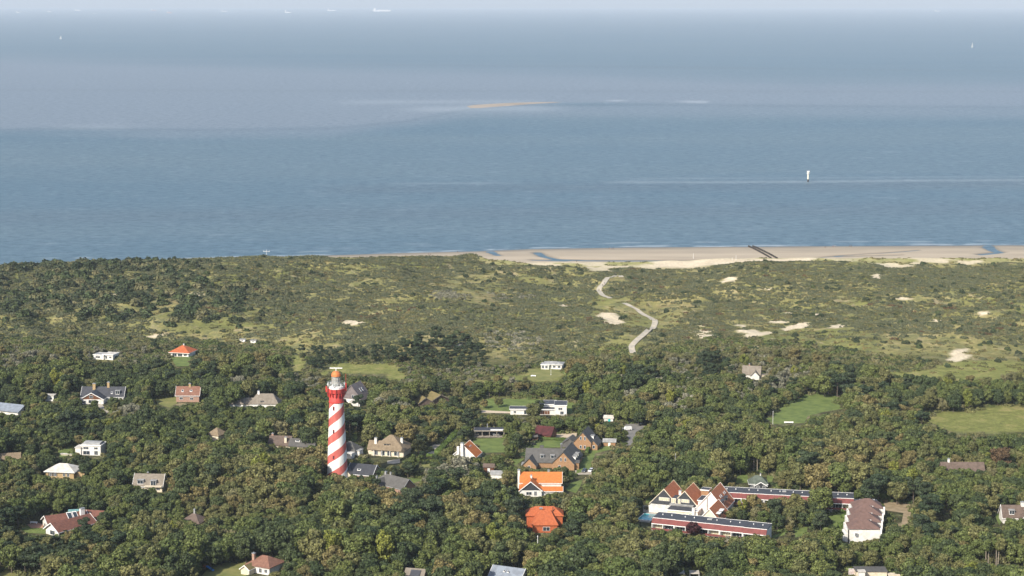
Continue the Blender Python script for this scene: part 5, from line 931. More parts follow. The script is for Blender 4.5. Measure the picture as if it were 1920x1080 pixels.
def ship(px, py, L, label, up=.3, hullc=(.5, .5, .52), left=True):
    x, y = G(px, py, 0); t = empty('ship', (x, y, 0), R(random.uniform(-8, 8)), label, 'ship'); h = L*.055+5; w_ = L*.07; up *= 1.3
    hm = mat('hull_paint', hullc, .6); v = []
    for z, k in ((-2, .9), (h, 1.0)): v += [(-L/2*k, 0, z), (-L/2*k*.86, -w_, z), (L/2*k*.92, -w_, z), (L/2*k, 0, z), (L/2*k*.92, w_, z), (-L/2*k*.86, w_, z)]
    MB().add(v, [(5, 4, 3, 2, 1, 0), (6, 7, 8, 9, 10, 11)]+[(i, (i+1) % 6, (i+1) % 6+6, i+6) for i in range(6)]).build('hull', hm, t)
    s = -1 if left else 1; c = s*L*.36; MB().box(c-L*.05, c+L*.05, -w_*.8, w_*.8, h, h+L*up*.6).box(c-L*.035, c+L*.035, -w_*.9, w_*.9, h+L*up*.6, h+L*up*.75).build('superstructure', M_trim, t)
    MB().lathe([(L*.012, h+L*up*.7), (L*.010, h+L*up*.95)], 8, c+s*L*.04).build('funnel', M_trim, t); MB().box(-L*.22, L*.3, -w_*.7, w_*.7, h, h+L*.02).build('deck', hm, t)
for px, py, L, lab, up in [(34, 24, 70, 'far white ship nearest the left edge on the horizon', .4), (93, 22.5, 90, 'far small ship, second from the left', .25), (146, 20, 150, 'far ship with a faint long hull, third from the left', .2), (177, 26, 30, 'tiny far ship lying just below the third one', .5), (288, 19.8, 120, 'far white-towered ship left of the reddish one', .35),
      (318, 24.5, 95, 'far reddish ship lying lower than its neighbours', .22), (421, 22, 120, 'far ship with several masts left of centre', .22), (540, 24, 130, 'far ship with a single tall white tower at its left end', .30), (622, 20.5, 210, 'far pale ship just left of the longest one', .18), (716, 21.5, 420, 'longest ship on the horizon, a low white hull', .10), (1757, 21.5, 110, 'only far ship at the right side of the horizon', .22)]:
    ship(px, py, L, lab, up, (.55, .2, .15) if 'reddish' in lab else (.72, .72, .72))
for px, py, h_, lab in ((114, 73.5, 24, 'small white sailing boat at the far left of the sea'), (1823, 89.5, 31, 'larger white sailing boat at the right of the sea')):
    x, y = G(px, py, 0); t = empty('sailing_boat', (x, y, 0), R(30), lab, 'boat'); MB().add([(-7, 0, -.5), (0, -1.8, -.5), (7, 0, -.5), (0, 1.8, -.5), (-7.6, 0, 1.4), (0, -2.2, 1.4), (7.6, 0, 1.4), (0, 2.2, 1.4)], [(3, 2, 1, 0), (4, 5, 6, 7), (0, 1, 5, 4), (1, 2, 6, 5), (2, 3, 7, 6), (3, 0, 4, 7)]).build('hull', M_trim, t)
    MB().tube((0, 0, 1.4), (0, 0, h_), .14).build('mast', M_metal, t)
    for nm, pts in (('mainsail', [(.2, .15, 2.6), (6.4, .5, 2.6), (.2, .15, h_-1)]), ('foresail', [(-.2, -.1, h_-3), (-6.8, -.4, 2), (-.6, -.3, 2.2)])): b = MB().add([(a, b_-.05, c) for a, b_, c in pts]+[(a, b_+.05, c) for a, b_, c in pts], [(0, 1, 2), (5, 4, 3), (0, 3, 4, 1), (1, 4, 5, 2), (2, 5, 3, 0)]); b.build(nm, M_trim, t)
for p_ in ([(1752, 792), (1820, 770), (1925, 766), (1925, 810), (1785, 808)], [(625, 691), (645, 684), (745, 684), (765, 702), (742, 708), (690, 700)], [(548, 671), (572, 672), (570, 688), (556, 694)]): clear(p_, None, 3)
HEROES = [('broadleaf', 1540, 968, 1.45, 'green', 1), ('autumn', 1490, 972, 1.25, 'olive', 0), ('autumn', 1463, 968, 1.0, 'tan', 1), ('pine', 1452, 985, 1.25, 'pine', 0), ('pine', 1538, 1000, 1.0, 'pine', 1), ('autumn', 1412, 962, 1.0, 'tan', 2), ('poplar', 1392, 968, .75, 'yellow', 0),
          ('broadleaf', 1300, 1012, .85, 'purple', 2), ('willow', 1366, 1022, .7, 'grey', 1), ('poplar', 492, 897, .55, 'yellow', 1), ('broadleaf', 958, 862, .85, 'green', 3), ('pine', 1010, 778, .9, 'deep', 2), ('broadleaf', 1000, 788, 1.1, 'olive', 0), ('willow', 745, 775, 1.3, 'grey', 0), ('pine', 673, 770, 1.0, 'pine', 1),
          ('autumn', 1875, 885, 1.4, 'rust', 1), ('willow', 868, 905, 1.5, 'grey', 2), ('willow', 838, 912, 1.3, 'grey', 1), ('broadleaf', 1560, 1030, 1.1, 'green', 0), ('poplar', 925, 1040, 1.25, 'yellow', 1), ('poplar', 1480, 925, .6, 'olive', 0), ('autumn', 935, 764, .7, 'olive', 1), ('autumn', 908, 766, .6, 'tan', 2),
          ('broadleaf', 178, 768, .6, 'green', 1), ('broadleaf', 214, 772, .9, 'deep', 2), ('pine', 150, 680, .9, 'pine', 0), ('pine', 290, 662, .8, 'pine', 2)]
HEROES += [('tallwood', 1372+8.5*k+random.uniform(-4, 4), 888+random.uniform(-7, 0), random.uniform(.85, 1.1), random.choice(['green', 'olive']), k % 2) for k in range(10)]
HEROES += [('tallwood', 1846+10*k+random.uniform(-6, 6), 1062+random.uniform(-7, 5), random.uniform(.9, 1.15), random.choice(['green', 'olive', 'deep']), k % 2) for k in range(8)]
clear([(1380, 878), (1446, 878), (1446, 888), (1380, 888)], G(1400, 890)[1]-2); clear([(1850, 1046), (1918, 1044), (1918, 1052), (1850, 1052)], G(1880, 1063)[1]-3)
# ---------------------------------------------------------------- vegetation prototypes (unit: metres)
def quads(C, N, size, asp=1.0, r=rng):
    n = len(C); a = r.normal(size=(n, 3)); a -= (a*N).sum(1, keepdims=True)*N; a /= np.linalg.norm(a, axis=1, keepdims=True)+1e-9
    b = np.cross(N, a); s = size[:, None]*.5; u = a*s; v = b*s*asp
    V = np.stack([C-u-v, C+u-v*.8, C+u*.9+v, C-u*.8+v*.9], 1).reshape(-1, 3); return V, np.arange(4*n).reshape(-1, 4)
def crown_points(seed, rad, hgt, z0, lobes, nleaf, lobr=(.30, .46), flat=.8, top=1.0):
    r = np.random.default_rng(seed); cs = []
    for i in range(lobes):
        for _ in range(30):
            a = r.uniform(0, 2*np.pi); q = np.sqrt(r.uniform(0, 1))*.68; t = r.uniform(.12, .9)
            w_ = np.sqrt(max(1-((t-.42)/.62)**2, .05)); p = np.array([np.cos(a)*q*w_*rad, np.sin(a)*q*w_*rad, z0+t*hgt*.86])
            if all(np.linalg.norm((p-c[0])/rad) > .20 for c in cs): break
        cs.append((p, rad*r.uniform(*lobr)*(1.1-.35*t)))
    C = []; N = []
    per = nleaf*2//lobes
    for p, lr in cs:
        d = r.normal(size=(per, 3)); d /= np.linalg.norm(d, axis=1, keepdims=True)
        rr = lr*r.uniform(.70, 1.10, (per, 1))*(1+.14*np.sin(d[:, :1]*7+seed)*np.cos(d[:, 1:2]*6)); q = p+d*rr*np.array([1, 1, flat]); C.append(q); N.append(d)
    C = np.concatenate(C); N = np.concatenate(N)
    dep = np.min([np.linalg.norm((C-p)/np.array([1, 1, flat]), axis=1)/lr for p, lr in cs], axis=0)
    k = (dep > .62)|(r.random(len(C)) < .2); C, N = C[k], N[k]
    if len(C) > nleaf: s = r.permutation(len(C))[:nleaf]; C, N = C[s], N[s]
    N = N+r.normal(size=N.shape)*.55; N /= np.linalg.norm(N, axis=1, keepdims=True)
    return C, N, cs
def trunk_mb(h, r0, cs, seed, lean=0.):
    r = random.Random(seed); b = MB(); top = (r.uniform(-.4, .4), r.uniform(-.4, .4), h)
    mid = (top[0]*.3+lean, top[1]*.3, h*.5); b.tube((0, 0, -.4), mid, r0, r0*.72, 7); b.tube(mid, top, r0*.72, r0*.4, 7)
    for p, lr in cs[:7]: b.tube((mid[0]*.6+top[0]*.4, mid[1]*.6+top[1]*.4, h*r.uniform(.62, .98)), (p[0]*.85, p[1]*.85, p[2]), r0*.3, r0*.08, 4)
    return b
PROTO = {}     # kind -> list of (crown mesh, trunk mesh)
def mk(kind, n, leafs, rad, hgt, z0, lobes, nleaf, size, bark, lobr=(.30, .46), flat=.8, trunk=.22, tall=None):
    for i in range(n):
        C, N, cs = crown_points(hash(kind) % 97*0+sum(map(ord, kind))+i*13, rad, hgt, z0, lobes+i % 3, nleaf, lobr, flat)
        r = np.random.default_rng(i+5); Vv, Ff = quads(C, N, r.uniform(*size, len(C)))
        t = trunk_mb(z0+hgt*.45, trunk, cs, i); tv = np.array(t.v)
        PROTO.setdefault(kind, []).append((Vv, Ff, t, leafs[i % len(leafs)], bark))
mk('broadleaf', 5, ['green'], 4.6, 7.2, 2.6, 21, 4800, (.26, .58), M_bark, (.24, .38))
mk('autumn', 3, ['tan'], 4.6, 6.6, 2.6, 21, 4400, (.26, .56), M_bark, (.24, .38))
mk('willow', 3, ['grey'], 3.6, 4.6, 1.2, 11, 2600, (.22, .46), M_bark_pale)
mk('poplar', 2, ['yellow'], 3.0, 9.5, 2.6, 12, 3300, (.24, .50), M_bark, (.34, .5), 1.1)
mk('tallwood', 2, ['green'], 3.6, 6.4, 8.0, 10, 2800, (.28, .54), M_bark_pale, trunk=.26)
mk('pine', 3, ['pine'], 3.9, 6.8, 3.6, 12, 3400, (.24, .52), M_bark, (.30, .42), .5, .2)
def variants(kind):        # (proto key, leaf material) choices
    return {'broadleaf': ['green', 'deep', 'olive'], 'autumn': ['tan', 'olive', 'rust'], 'willow': ['grey', 'mix'], 'poplar': ['yellow', 'olive', 'green'], 'pine': ['pine'], 'tallwood': ['green']}[kind]
_cm = {}
def crown_mesh(kind, i, leaf):
    k = (kind, i, leaf)
    if k not in _cm: Vv, Ff = PROTO[kind][i][:2]; _cm[k] = npmesh(kind+'_crown', Vv, Ff, [LM[leaf]])
    return _cm[k]
_tm = {}
def trunk_mesh(kind, i):
    k = (kind, i)
    if k not in _tm:
        t = PROTO[kind][i][2]; me = bpy.data.meshes.new(kind+'_trunk'); me.from_pydata(t.v, [], t.f); me.materials.append(PROTO[kind][i][4]); me.update(); _tm[k] = me
    return _tm[k]
_wm = {}
def whole_mesh(kind, i, leaf):
    k = (kind, i, leaf)
    if k not in _wm:
        Vv, Ff, t, _, bark = PROTO[kind][i]; tq = [f for f in t.f if len(f) == 4]; tv = np.array(t.v)
        V2 = np.concatenate([Vv, tv]); F2 = np.concatenate([Ff, np.array(tq)+len(Vv)]); mi = np.concatenate([np.zeros(len(Ff)), np.ones(len(tq))])
        _wm[k] = npmesh(kind+'_tree', V2, F2, [LM[leaf], bark], mi)
    return _wm[k]
def clump(name, seed, nb, ext, rad, hgt, nleaf, size, leaf):     # a few bushes grown together
    r = np.random.default_rng(seed); C = []; N = []
    for j in range(nb):
        p = np.array([r.uniform(-ext, ext), r.uniform(-ext, ext), 0]); q = r.uniform(.6, 1.1); n = nleaf//nb
        d = r.normal(size=(n, 3)); d[:, 2] = np.abs(d[:, 2]); d /= np.linalg.norm(d, axis=1, keepdims=True)
        C.append(p+d*np.array([rad*q, rad*q, hgt*q])*r.uniform(.75, 1.1, (n, 1))*(1+.2*np.sin(d[:, :1]*5+j)*np.cos(d[:, 1:2]*4+j))); N.append(d)
    C = np.concatenate(C); N = np.concatenate(N)+r.normal(size=(len(C) if False else sum(len(c) for c in C[None]), 3))*.5; N /= np.linalg.norm(N, axis=1, keepdims=True)
    Vv, Ff = quads(C, N, r.uniform(*size, len(C))); return npmesh(name, Vv, Ff, [LM[leaf]])
def scatter(name, pts, rot, scl, idx, meshes, label=None, cat=None):
    c = bpy.data.collections.new(name+'_sources')
    for i, me in enumerate(meshes): c.objects.link(bpy.data.objects.new('%s_%02d' % (name, i), me))
    me = bpy.data.meshes.new(name); me.vertices.add(len(pts)); me.vertices.foreach_set('co', np.asarray(pts, np.float32).ravel()); me.update()
    attr(me, 'turn', rot); attr(me, 'size', scl); a = me.attributes.new('pick', 'INT', 'POINT'); a.data.foreach_set('value', np.asarray(idx, np.int32))
    o = bpy.data.objects.new(name, me); COL.objects.link(o); o['kind'] = 'stuff'; tag(o, label, cat)
    g = bpy.data.node_groups.new(name, 'GeometryNodeTree'); g.interface.new_socket('Geometry', in_out='INPUT', socket_type='NodeSocketGeometry'); g.interface.new_socket('Geometry', in_out='OUTPUT', socket_type='NodeSocketGeometry')
    N = g.nodes.new; L = g.links.new; i_ = N('NodeGroupInput'); o_ = N('NodeGroupOutput'); ip = N('GeometryNodeInstanceOnPoints'); ci = N('GeometryNodeCollectionInfo')
    ci.inputs['Collection'].default_value = c; ci.inputs['Separate Children'].default_value = True; ci.inputs['Reset Children'].default_value = True
    mp = N('GeometryNodeMeshToPoints'); L(i_.outputs[0], mp.inputs['Mesh'])
    def na(nm, t='FLOAT'): q = N('GeometryNodeInputNamedAttribute'); q.data_type = t; q.inputs['Name'].default_value = nm; return q.outputs['Attribute']
    cx = N('ShaderNodeCombineXYZ'); L(na('turn'), cx.inputs[2])
    L(mp.outputs[0], ip.inputs['Points']); L(ci.outputs[0], ip.inputs['Instance']); ip.inputs['Pick Instance'].default_value = True; L(na('pick', 'INT'), ip.inputs['Instance Index'])
    L(cx.outputs[0], ip.inputs['Rotation']); L(na('size'), ip.inputs['Scale']); L(ip.outputs[0], o_.inputs[0])
    md = o.modifiers.new('instances', 'NODES'); md.node_group = g; return o

def sample(grid, x, y):
    i = np.clip(np.searchsorted(gy, y), 0, len(gy)-1); j = np.clip(np.searchsorted(gx, x), 0, len(gx)-1); return grid[i, j]
# ---------------------------------------------------------------- where the trees stand
def ell(px, py, L_):
    v = np.zeros(np.shape(px))
    for a, b, rx, ry, s in L_: v = np.maximum(v, s*ss(1.3, .5, ((px-a)/rx)**2+((py-b)/ry)**2))
    return v
Z_TAN = [(460, 930, 150, 38, .85), (380, 880, 60, 30, .6), (590, 880, 60, 22, .7), (720, 930, 110, 30, .5), (870, 990, 60, 60, .5), (60, 900, 70, 35, .5), (1380, 905, 60, 18, .8), (1460, 930, 60, 25, .8), (1560, 890, 100, 25, .5), (1580, 850, 90, 30, .6),
         (1500, 880, 50, 20, .5), (1700, 870, 60, 25, .5), (1100, 930, 40, 60, .5), (1140, 860, 25, 40, .6), (790, 800, 60, 40, .5), (1000, 1040, 90, 50, .5), (1180, 1030, 60, 40, .4), (60, 780, 60, 30, .4), (1300, 800, 80, 50, .3), (1740, 1040, 70, 40, .5), (320, 1010, 60, 30, .4), (1530, 1000, 60, 30, .5), (190, 830, 80, 20, .3)]
Z_GREY = [(50, 670, 60, 18, .8), (230, 655, 70, 14, .7), (470, 700, 70, 20, .6), (570, 710, 40, 22, .8), (780, 700, 20, 60, .3), (870, 690, 60, 22, .8), (960, 690, 60, 20, .6), (850, 890, 70, 22, .8), (740, 760, 24, 30, .9), (240, 775, 30, 16, .8), (1230, 740, 80, 40, .45), (1440, 700, 90, 25, .7), (1290, 690, 60, 30, .5), (1140, 700, 60, 20, .5), (980, 800, 20, 20, .3), (1390, 745, 40, 20, .4)]
Z_PINE = [(150, 850, 40, 30, .4), (60, 1010, 130, 60, .55), (830, 650, 80, 26, .95), (650, 655, 110, 20, .85), (760, 850, 60, 40, .3), (810, 960, 60, 30, .45), (940, 960, 60, 40, .5), (880, 960, 200, 50, .3), (320, 690, 100, 20, .5), (140, 790, 80, 20, .5), (1330, 670, 24, 24, .8), (1410, 960, 40, 30, .4), (1540, 940, 40, 30, .3), (1200, 700, 30, 15, .4), (660, 760, 40, 40, .4), (870, 780, 50, 30, .4)]
fl_x = [0, 120, 300, 520, 560, 800, 900, 980, 1080, 1150, 1250, 1340, 1480, 1560, 1640, 1720, 1800, 1920]
fl_y = [694, 694, 698, 704, 724, 734, 744, 748, 716, 706, 708, 692, 697, 710, 722, 736, 744, 738]
def clear_at(px, py, rx, ry, Y, mode='max'):
    for kx, ky in ((.92, .50), (.55, .92)):
        i0, i1 = int((py-ry*ky)/2), int((py+ry*ky)/2)+1; j0, j1 = int((px-rx*kx)/2), int((px+rx*kx)/2)+1
        i0, j0 = max(i0, 0), max(j0, 0)
        if i0 < i1 and j0 < j1 and i0 < CH and j0 < CW and CLR[i0:i1, j0:j1].max() > Y+1.0: return False
    return True
DIM = {'broadleaf': (4.9, 9.4), 'autumn': (4.9, 9.0), 'willow': (3.9, 5.8), 'poplar': (3.3, 11.6), 'pine': (4.2, 10.2), 'tallwood': (3.8, 14.0)}
cand = []
Yc_ = 655.0
while Yc_ < 1330:
    x0 = -.35*Yc_-20; x1 = .35*Yc_+20; st = 5.6; x = x0
    while x < x1:
        cand.append((x+random.uniform(-2.6, 2.6), Yc_+random.uniform(-2.6, 2.6))); x += st
    Yc_ += 5.6
cand = np.array(cand); rng.shuffle(cand); CZ = height(cand[:, 0], cand[:, 1])[0]
cpx, cpy, czc = proj(cand[:, 0], cand[:, 1], CZ)
fline = np.interp(cpx, fl_x, fl_y)+14*(fbm(cand[:, 0], cand[:, 1], 40, 1, 3)-.5)
pt, pg, pp = ell(cpx, cpy-22, Z_TAN), ell(cpx, cpy-14, Z_GREY), ell(cpx, cpy-22, Z_PINE)
nz = fbm(cand[:, 0], cand[:, 1], 55, 0, 3); nz2 = fbm(cand[:, 0], cand[:, 1], 70, 2, 3); nz3 = fbm(cand[:, 0], cand[:, 1], 42, 5, 2)
TREES = []; gridc = {}
foot = np.array(FOOT) if FOOT else np.zeros((0, 3))
def near_ok(x, y, r, k=.80):
    gi, gj = int(x//8), int(y//8)
    for a in range(gi-2, gi+3):
        for b in range(gj-2, gj+3):
            for (u, v, q) in gridc.get((a, b), ()):
                if (u-x)**2+(v-y)**2 < ((q+r)*.5*k*1.0)**2*1.0: return False
    return True
def hero(kind, px, py, s, leaf, i=0):       # a tree whose foot stands at this pixel
    x, y = G(px, py, 3); z = zat(x, y); TREES.append((kind, x, y, z, s, random.uniform(0, 6.28), i % len(PROTO[kind]), leaf, True)); gridc.setdefault((int(x//8), int(y//8)), []).append((x, y, DIM[kind][0]*s))
for h_ in HEROES: hero(*h_)
for i in range(len(cand)):
    x, y = cand[i]; px, py = cpx[i], cpy[i]
    u = random.random(); infor = py > fline[i]
    if not infor:
        if pp[i] > .3 and py > 620: kind = 'pine' if u < .8 else 'willow'
        elif pg[i] > .2 and py > 640: kind = 'willow'
        elif py > fline[i]-30 and u < .5: kind = 'willow' if u < .22 else 'autumn'
        else: continue
        if kind != 'pine' and random.random() > .62: continue
    else:
        a, b, c = pp[i]+.10*(nz2[i] > .55), pg[i]+.04, pt[i]+.03+.16*(nz[i] > .58)
        if u < a: kind = 'pine'
        elif u < a+b*(1-a): kind = 'willow'
        elif u < a+b+c*.8: kind = 'autumn'
        elif u > .975: kind = 'poplar'
        else: kind = 'broadleaf'
    s = random.uniform(.85, 1.3)*(.72+.75*float(np.clip((nz3[i]-.3)/.4, 0, 1)))
    if not infor: s *= random.uniform(.42, .72)
    elif py < 800: s *= .84
    if kind == 'willow' and infor: s *= 1.15
    if len(foot) and (np.hypot(foot[:, 0]-x, foot[:, 1]-y) < foot[:, 2]).any(): continue
    if sample(mead, x, y) > .35: continue
    ok = False
    for k in (1, .68, .42):
        r_, h_ = DIM[kind]; rr = r_*s*k; hh = h_*s*k; sc_px = F/czc[i]
        if clear_at(px, py-(hh*.60)*sc_px, rr*sc_px, hh*.42*sc_px, y): ok = True; break
    if not ok or not near_ok(x, y, rr): continue
    lw = random.random()
    if kind == 'broadleaf': lz = .6*lw+.8*(nz2[i]-.15)*.7; leaf = 'deep' if lz < .36 else ('green' if lz < .66 else 'olive')
    elif kind == 'autumn': leaf = 'tan' if lw < .36 else 'olive'
    elif kind == 'willow': leaf = 'grey' if lw < .6 and pg[i] > .2 else 'mix'
    elif kind == 'poplar': leaf = 'yellow' if lw < .35 else ('olive' if lw < .7 else 'green')
    else: leaf = 'pine'
    gridc.setdefault((int(x//8), int(y//8)), []).append((x, y, rr))
    TREES.append((kind, x, y, CZ[i]-.1, s*k, random.uniform(0, 6.28), random.randrange(len(PROTO[kind])), leaf, False))

# the 300 nearest of each kind are things, the rest woodland
NAME = {'broadleaf': 'broadleaf_tree', 'autumn': 'autumn_tree', 'willow': 'willow_tree', 'poplar': 'poplar_tree', 'pine': 'pine_tree', 'tallwood': 'tall_tree'}
LEAFW = {'green': 'mid green', 'deep': 'deep green', 'olive': 'olive green', 'tan': 'tan leaved', 'yellow': 'yellow green', 'rust': 'rusty brown', 'pine': 'dark green', 'grey': 'silver grey', 'mix': 'grey olive', 'purple': 'dark purple'}
KW = {'broadleaf': 'broadleaf tree', 'autumn': 'autumn tree', 'willow': 'willow', 'poplar': 'slender tree', 'pine': 'pine', 'tallwood': 'bare-trunked tree'}
LIM = {'broadleaf': 300, 'autumn': 300, 'willow': 260, 'poplar': 200, 'pine': 280, 'tallwood': 100}
LMK = LANDMARKS
lmx = np.array([l[1] for l in LMK]); lmy = np.array([l[2] for l in LMK])
used_lab = {}
def make_tree(t):
    kind, x, y, z, s, rot, i, leaf, hero_ = t
    k = int(np.argmin(np.hypot(lmx-x, lmy-y))); dx, dy = x-lmx[k], y-lmy[k]; D = math.hypot(dx, dy)
    rel = ('right of' if dx > 0 else 'left of') if abs(dx) > abs(dy) else ('behind' if dy > 0 else 'in front of')
    if D < 14: rel = 'close '+rel
    elif D > 45: rel = 'well '+rel
    sz = 'small ' if s < .8 else ('tall ' if s > 1.25 else '')
    lab = '%s%s %s %s %s' % (sz, LEAFW[leaf], KW[kind], rel, LMK[k][0])
    if len(lab.split()) > 16: lab = lab.replace('well ', '').replace('close ', '')
    r = empty(NAME[kind], (x, y, z), rot, lab, 'tree', lab.replace(KW[kind], KW[kind]+'s', 1)); r.scale = (s, s, s)
    for nm, me in (('crown', crown_mesh(kind, i, leaf)), ('trunk', trunk_mesh(kind, i))):
        o = bpy.data.objects.new(nm, me); COL.objects.link(o); o.parent = r
for kind in NAME:
    L_ = [t for t in TREES if t[0] == kind]; inv = []; rest = []
    for t in L_:
        a, b, zc = proj(t[1], t[2], t[3]+DIM[kind][1]*t[4]*.6)
        (inv if -12 < a < 1932 and b < 1092 else rest).append((zc/t[4] if not t[8] else 0, t))
    inv.sort(key=lambda q: q[0]); ind = inv[:LIM[kind]]; rest += inv[LIM[kind]:]
    for _, t in ind: make_tree(t)
    if rest:
        vs = sorted({(t[6], t[7]) for _, t in rest}); ms = [whole_mesh(kind, *v) for v in vs]
        scatter(kind+'_woodland', [(t[1], t[2], t[3]) for _, t in rest], [t[5] for _, t in rest], [t[4] for _, t in rest], [vs.index((t[6], t[7])) for _, t in rest], ms)

# ---------------------------------------------------------------- undergrowth, dune scrub, single dune bushes
def pts_in(y0, y1, st):
    P_ = []; y = y0
    while y < y1:
        x = np.arange(-.35*y-15, .35*y+15, st); P_.append(np.stack([x+rng.uniform(-st*.5, st*.5, len(x)), y+rng.uniform(-st*.5, st*.5, len(x))], 1)); y += st
    return np.concatenate(P_)
def clrmask(px, py, Y):
    i = np.clip((py/2).astype(int), 0, CH-1); j = np.clip((px/2).astype(int), 0, CW-1); m = np.zeros(len(px), bool)
    for di, dj in ((0, 0), (-1, 0), (-2, 0), (-3, 0), (0, 1), (0, -1), (-1, 2), (-1, -2)): m |= CLR[np.clip(i+di, 0, CH-1), np.clip(j+dj, 0, CW-1)] > Y-3
    return m
GP = [clump('undergrowth', 50+i, 5, 2.4, 1.6, 1.7, 420, (.35, .75), l) for i, l in enumerate(('green', 'olive', 'mix', 'deep', 'rust'))]
U = pts_in(660, 1250, 4.2); z, _ = height(U[:, 0], U[:, 1]); px, py, _ = proj(U[:, 0], U[:, 1], z)
sd_ = gsamp = None
def sample(grid, x, y):
    i = np.clip(np.searchsorted(gy, y), 0, len(gy)-1); j = np.clip(np.searchsorted(gx, x), 0, len(gx)-1); return grid[i, j]
k = (py > np.interp(px, fl_x, fl_y)-60)&~clrmask(px, py-4, U[:, 1])&(sample(mead, U[:, 0], U[:, 1]) < .35)
if len(foot):
    for fx, fy, fr in foot: k &= np.hypot(U[:, 0]-fx, U[:, 1]-fy) > fr*.9
k &= rng.random(len(U)) < np.where(py > np.interp(px, fl_x, fl_y), .8, .9)
U = U[k]; z = z[k]; scatter('undergrowth', np.c_[U, z-.1], rng.uniform(0, 6.3, len(U)), rng.uniform(.6, 1.25, len(U)), rng.choice(5, len(U), p=[.35, .25, .25, .15, .0]), GP)

SP = [clump('scrub', 80+i, 8, 2.2, .95, .95, 420, (.28, .58), l) for i, l in enumerate(('thorn', 'thorn', 'mix', 'bushdark', 'olive', 'grey', 'rust'))]
U = pts_in(960, 1660, 3.3); z, kk = height(U[:, 0], U[:, 1]); px, py, _ = proj(U[:, 0], U[:, 1], z)
g1 = fbm(U[:, 0], U[:, 1], 90, 0, 5); g2 = fbm(U[:, 0], U[:, 1], 30, 4, 4)
dens = ss(.415, .535, g1*.45+g2*.55+ell(px, py, [(170, 560, 240, 90, .22), (330, 540, 150, 60, .16), (1250, 530, 230, 40, .18), (1000, 560, 150, 60, .10), (1500, 530, 420, 34, .14), (1800, 600, 200, 50, .12), (1720, 730, 200, 40, .4), (1000, 620, 170, 40, .16), (60, 640, 300, 50, .3), (500, 560, 150, 40, -.0), (700, 500, 300, 20, .16), (760, 590, 250, 50, .1)])
          -ell(px, py, [(440, 520, 110, 30, .12), (620, 530, 110, 26, .08), (1700, 660, 240, 45, .13), (1560, 640, 160, 40, .06), (1250, 570, 130, 20, .08), (350, 590, 150, 40, .10)]))
dens = .04+dens*.82
k = (rng.random(len(U)) < dens)&(kk < .05)&(sample(sand, U[:, 0], U[:, 1]) < .3)&(sample(mead, U[:, 0], U[:, 1]) < .4)&(sample(fgr, U[:, 0], U[:, 1]) < .35)&~clrmask(px, py, U[:, 1])&(py < np.interp(px, fl_x, fl_y)+6)
U = U[k]; z = z[k]; g1 = g1[k]; px = px[k]; py = py[k]
gw = ell(px, py, [(855, 552, 60, 9, .9), (960, 555, 40, 8, .5), (60, 660, 70, 20, .6), (960, 640, 60, 20, .4), (1400, 660, 80, 14, .4)])
h3 = fbm(U[:, 0], U[:, 1], 60, 2, 3); u = rng.random(len(U))
idx = np.where(u < gw, 5, np.where(u < .50, 0, np.where(u < .66, 1, np.where(u < .66+.5*(h3-.36), 2, np.where(u < .80, 1, np.where(u < .86, 3, np.where(u < .95, 4, np.where(h3 > .66, 6, 2))))))))
scatter('dune_scrub', np.c_[U, z-.15], rng.uniform(0, 6.3, len(U)), rng.uniform(.55, 1.2, len(U)), idx, SP, 'low grey green sea buckthorn scrub covering the dunes', 'scrub')

# grass tussocks that break up the bare dune turf
TP = [clump('tussock', 120+i, 9, 1.9, .45, .55, 110, (.3, .6), l) for i, l in enumerate(('olive', 'tan', 'mix'))]
U = pts_in(1120, 1640, 4.6); z, kk = height(U[:, 0], U[:, 1]); px, py, _ = proj(U[:, 0], U[:, 1], z)
k = (kk < .3)&(sample(sand, U[:, 0], U[:, 1]) < .25)&~clrmask(px, py, U[:, 1])&(rng.random(len(U)) < .30)&(py < np.interp(px, fl_x, fl_y))
U = U[k]; z = z[k]; scatter('dune_grass', np.c_[U, z], rng.uniform(0, 6.3, len(U)), rng.uniform(.6, 1.3, len(U)), rng.choice(3, len(U), p=[.5, .3, .2]), TP)
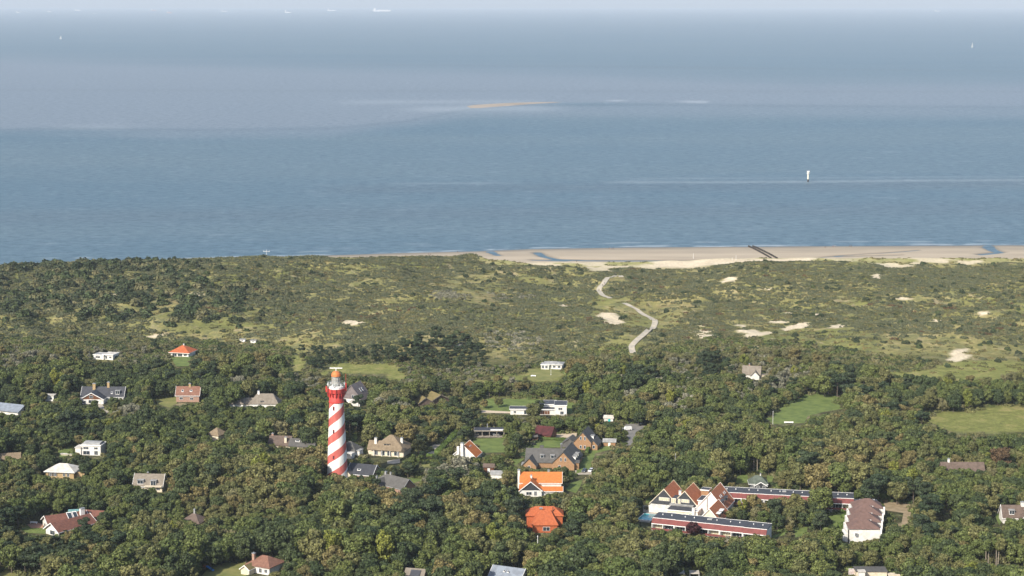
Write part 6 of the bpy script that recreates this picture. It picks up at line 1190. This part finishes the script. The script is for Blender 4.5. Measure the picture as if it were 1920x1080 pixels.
# single dark bushes on the dunes
BP = [clump('dune_bush', 140+i, 3, .9, 1.5, 2.1, 420, (.40, .75), l) for i, l in enumerate(('bushdark', 'deep', 'bushdark', 'mix'))]
U = pts_in(980, 1600, 7.5); z, kk = height(U[:, 0], U[:, 1]); px, py, zc = proj(U[:, 0], U[:, 1], z)
pr = .065+ell(px, py, [(170, 545, 260, 70, .5), (360, 560, 130, 60, .45), (80, 600, 140, 40, .3), (480, 580, 100, 40, .2), (1880, 600, 120, 60, .2), (1640, 590, 200, 30, .12), (1560, 650, 260, 30, .06), (1000, 500, 120, 20, .15)])
k = (rng.random(len(U)) < pr)&(kk < .02)&(sample(sand, U[:, 0], U[:, 1]) < .2)&~clrmask(px, py, U[:, 1])&~clrmask(px, py-6, U[:, 1])&(py < np.interp(px, fl_x, fl_y)-4)&(px > -5)&(px < 1925)&(sample(fgr, U[:, 0], U[:, 1]) < .5)
U = U[k]; z = z[k]; px = px[k]; py = py[k]; zc = zc[k]; S_ = rng.uniform(.6, 1.3, len(U))*(1+.8*ell(px, py, [(200, 545, 300, 70, 1), (380, 560, 130, 60, 1)])); od = np.argsort(zc/S_)
for j in od[:300]:
    x, y = U[j]; q = int(np.argmin(np.hypot(lmx-x, lmy-y))); dx, dy = x-lmx[q], y-lmy[q]; v = random.choice((0, 0, 1, 2, 3))
    rel = ('right of' if dx > 0 else 'left of') if abs(dx) > abs(dy) else ('beyond' if dy > 0 else 'nearer than')
    lab = '%s%s dune bush %s %s' % ('large ' if S_[j] > 1.1 else ('small ' if S_[j] < .75 else ''), ('dark green', 'green', 'dark green', 'olive')[v], rel, LMK[q][0])
    o = bpy.data.objects.new('dune_bush', BP[v]); COL.objects.link(o); o.location = (x, y, z[j]-.2); o.rotation_euler = (0, 0, rng.uniform(0, 6.3)); o.scale = (S_[j]*1.15, S_[j]*1.15, S_[j])
    tag(o, lab, 'bush', lab.replace('bush', 'bushes', 1))
r_ = od[300:]
if len(r_): scatter('far_dune_bushes', np.c_[U[r_], z[r_]-.2], rng.uniform(0, 6.3, len(r_)), S_[r_], rng.choice(4, len(r_), p=[.45, .25, .2, .1]), BP)

# ---------------------------------------------------------------- the air
def haze():
    b = MB().box(-46000, 46000, -1500, 61000, -6.5, 262); m = bpy.data.materials.new('haze'); m.use_nodes = True; n = m.node_tree
    n.nodes.remove(n.nodes['Principled BSDF']); v = n.nodes.new('ShaderNodeVolumePrincipled'); v.inputs['Color'].default_value = (.76, .87, 1.0, 1); v.inputs['Density'].default_value = HAZE; v.inputs['Anisotropy'].default_value = 0.0
    n.links.new(v.outputs[0], n.nodes['Material Output'].inputs['Volume']); o = b.build('haze', m); o['kind'] = 'stuff'
HAZE = 3.5e-5
haze()
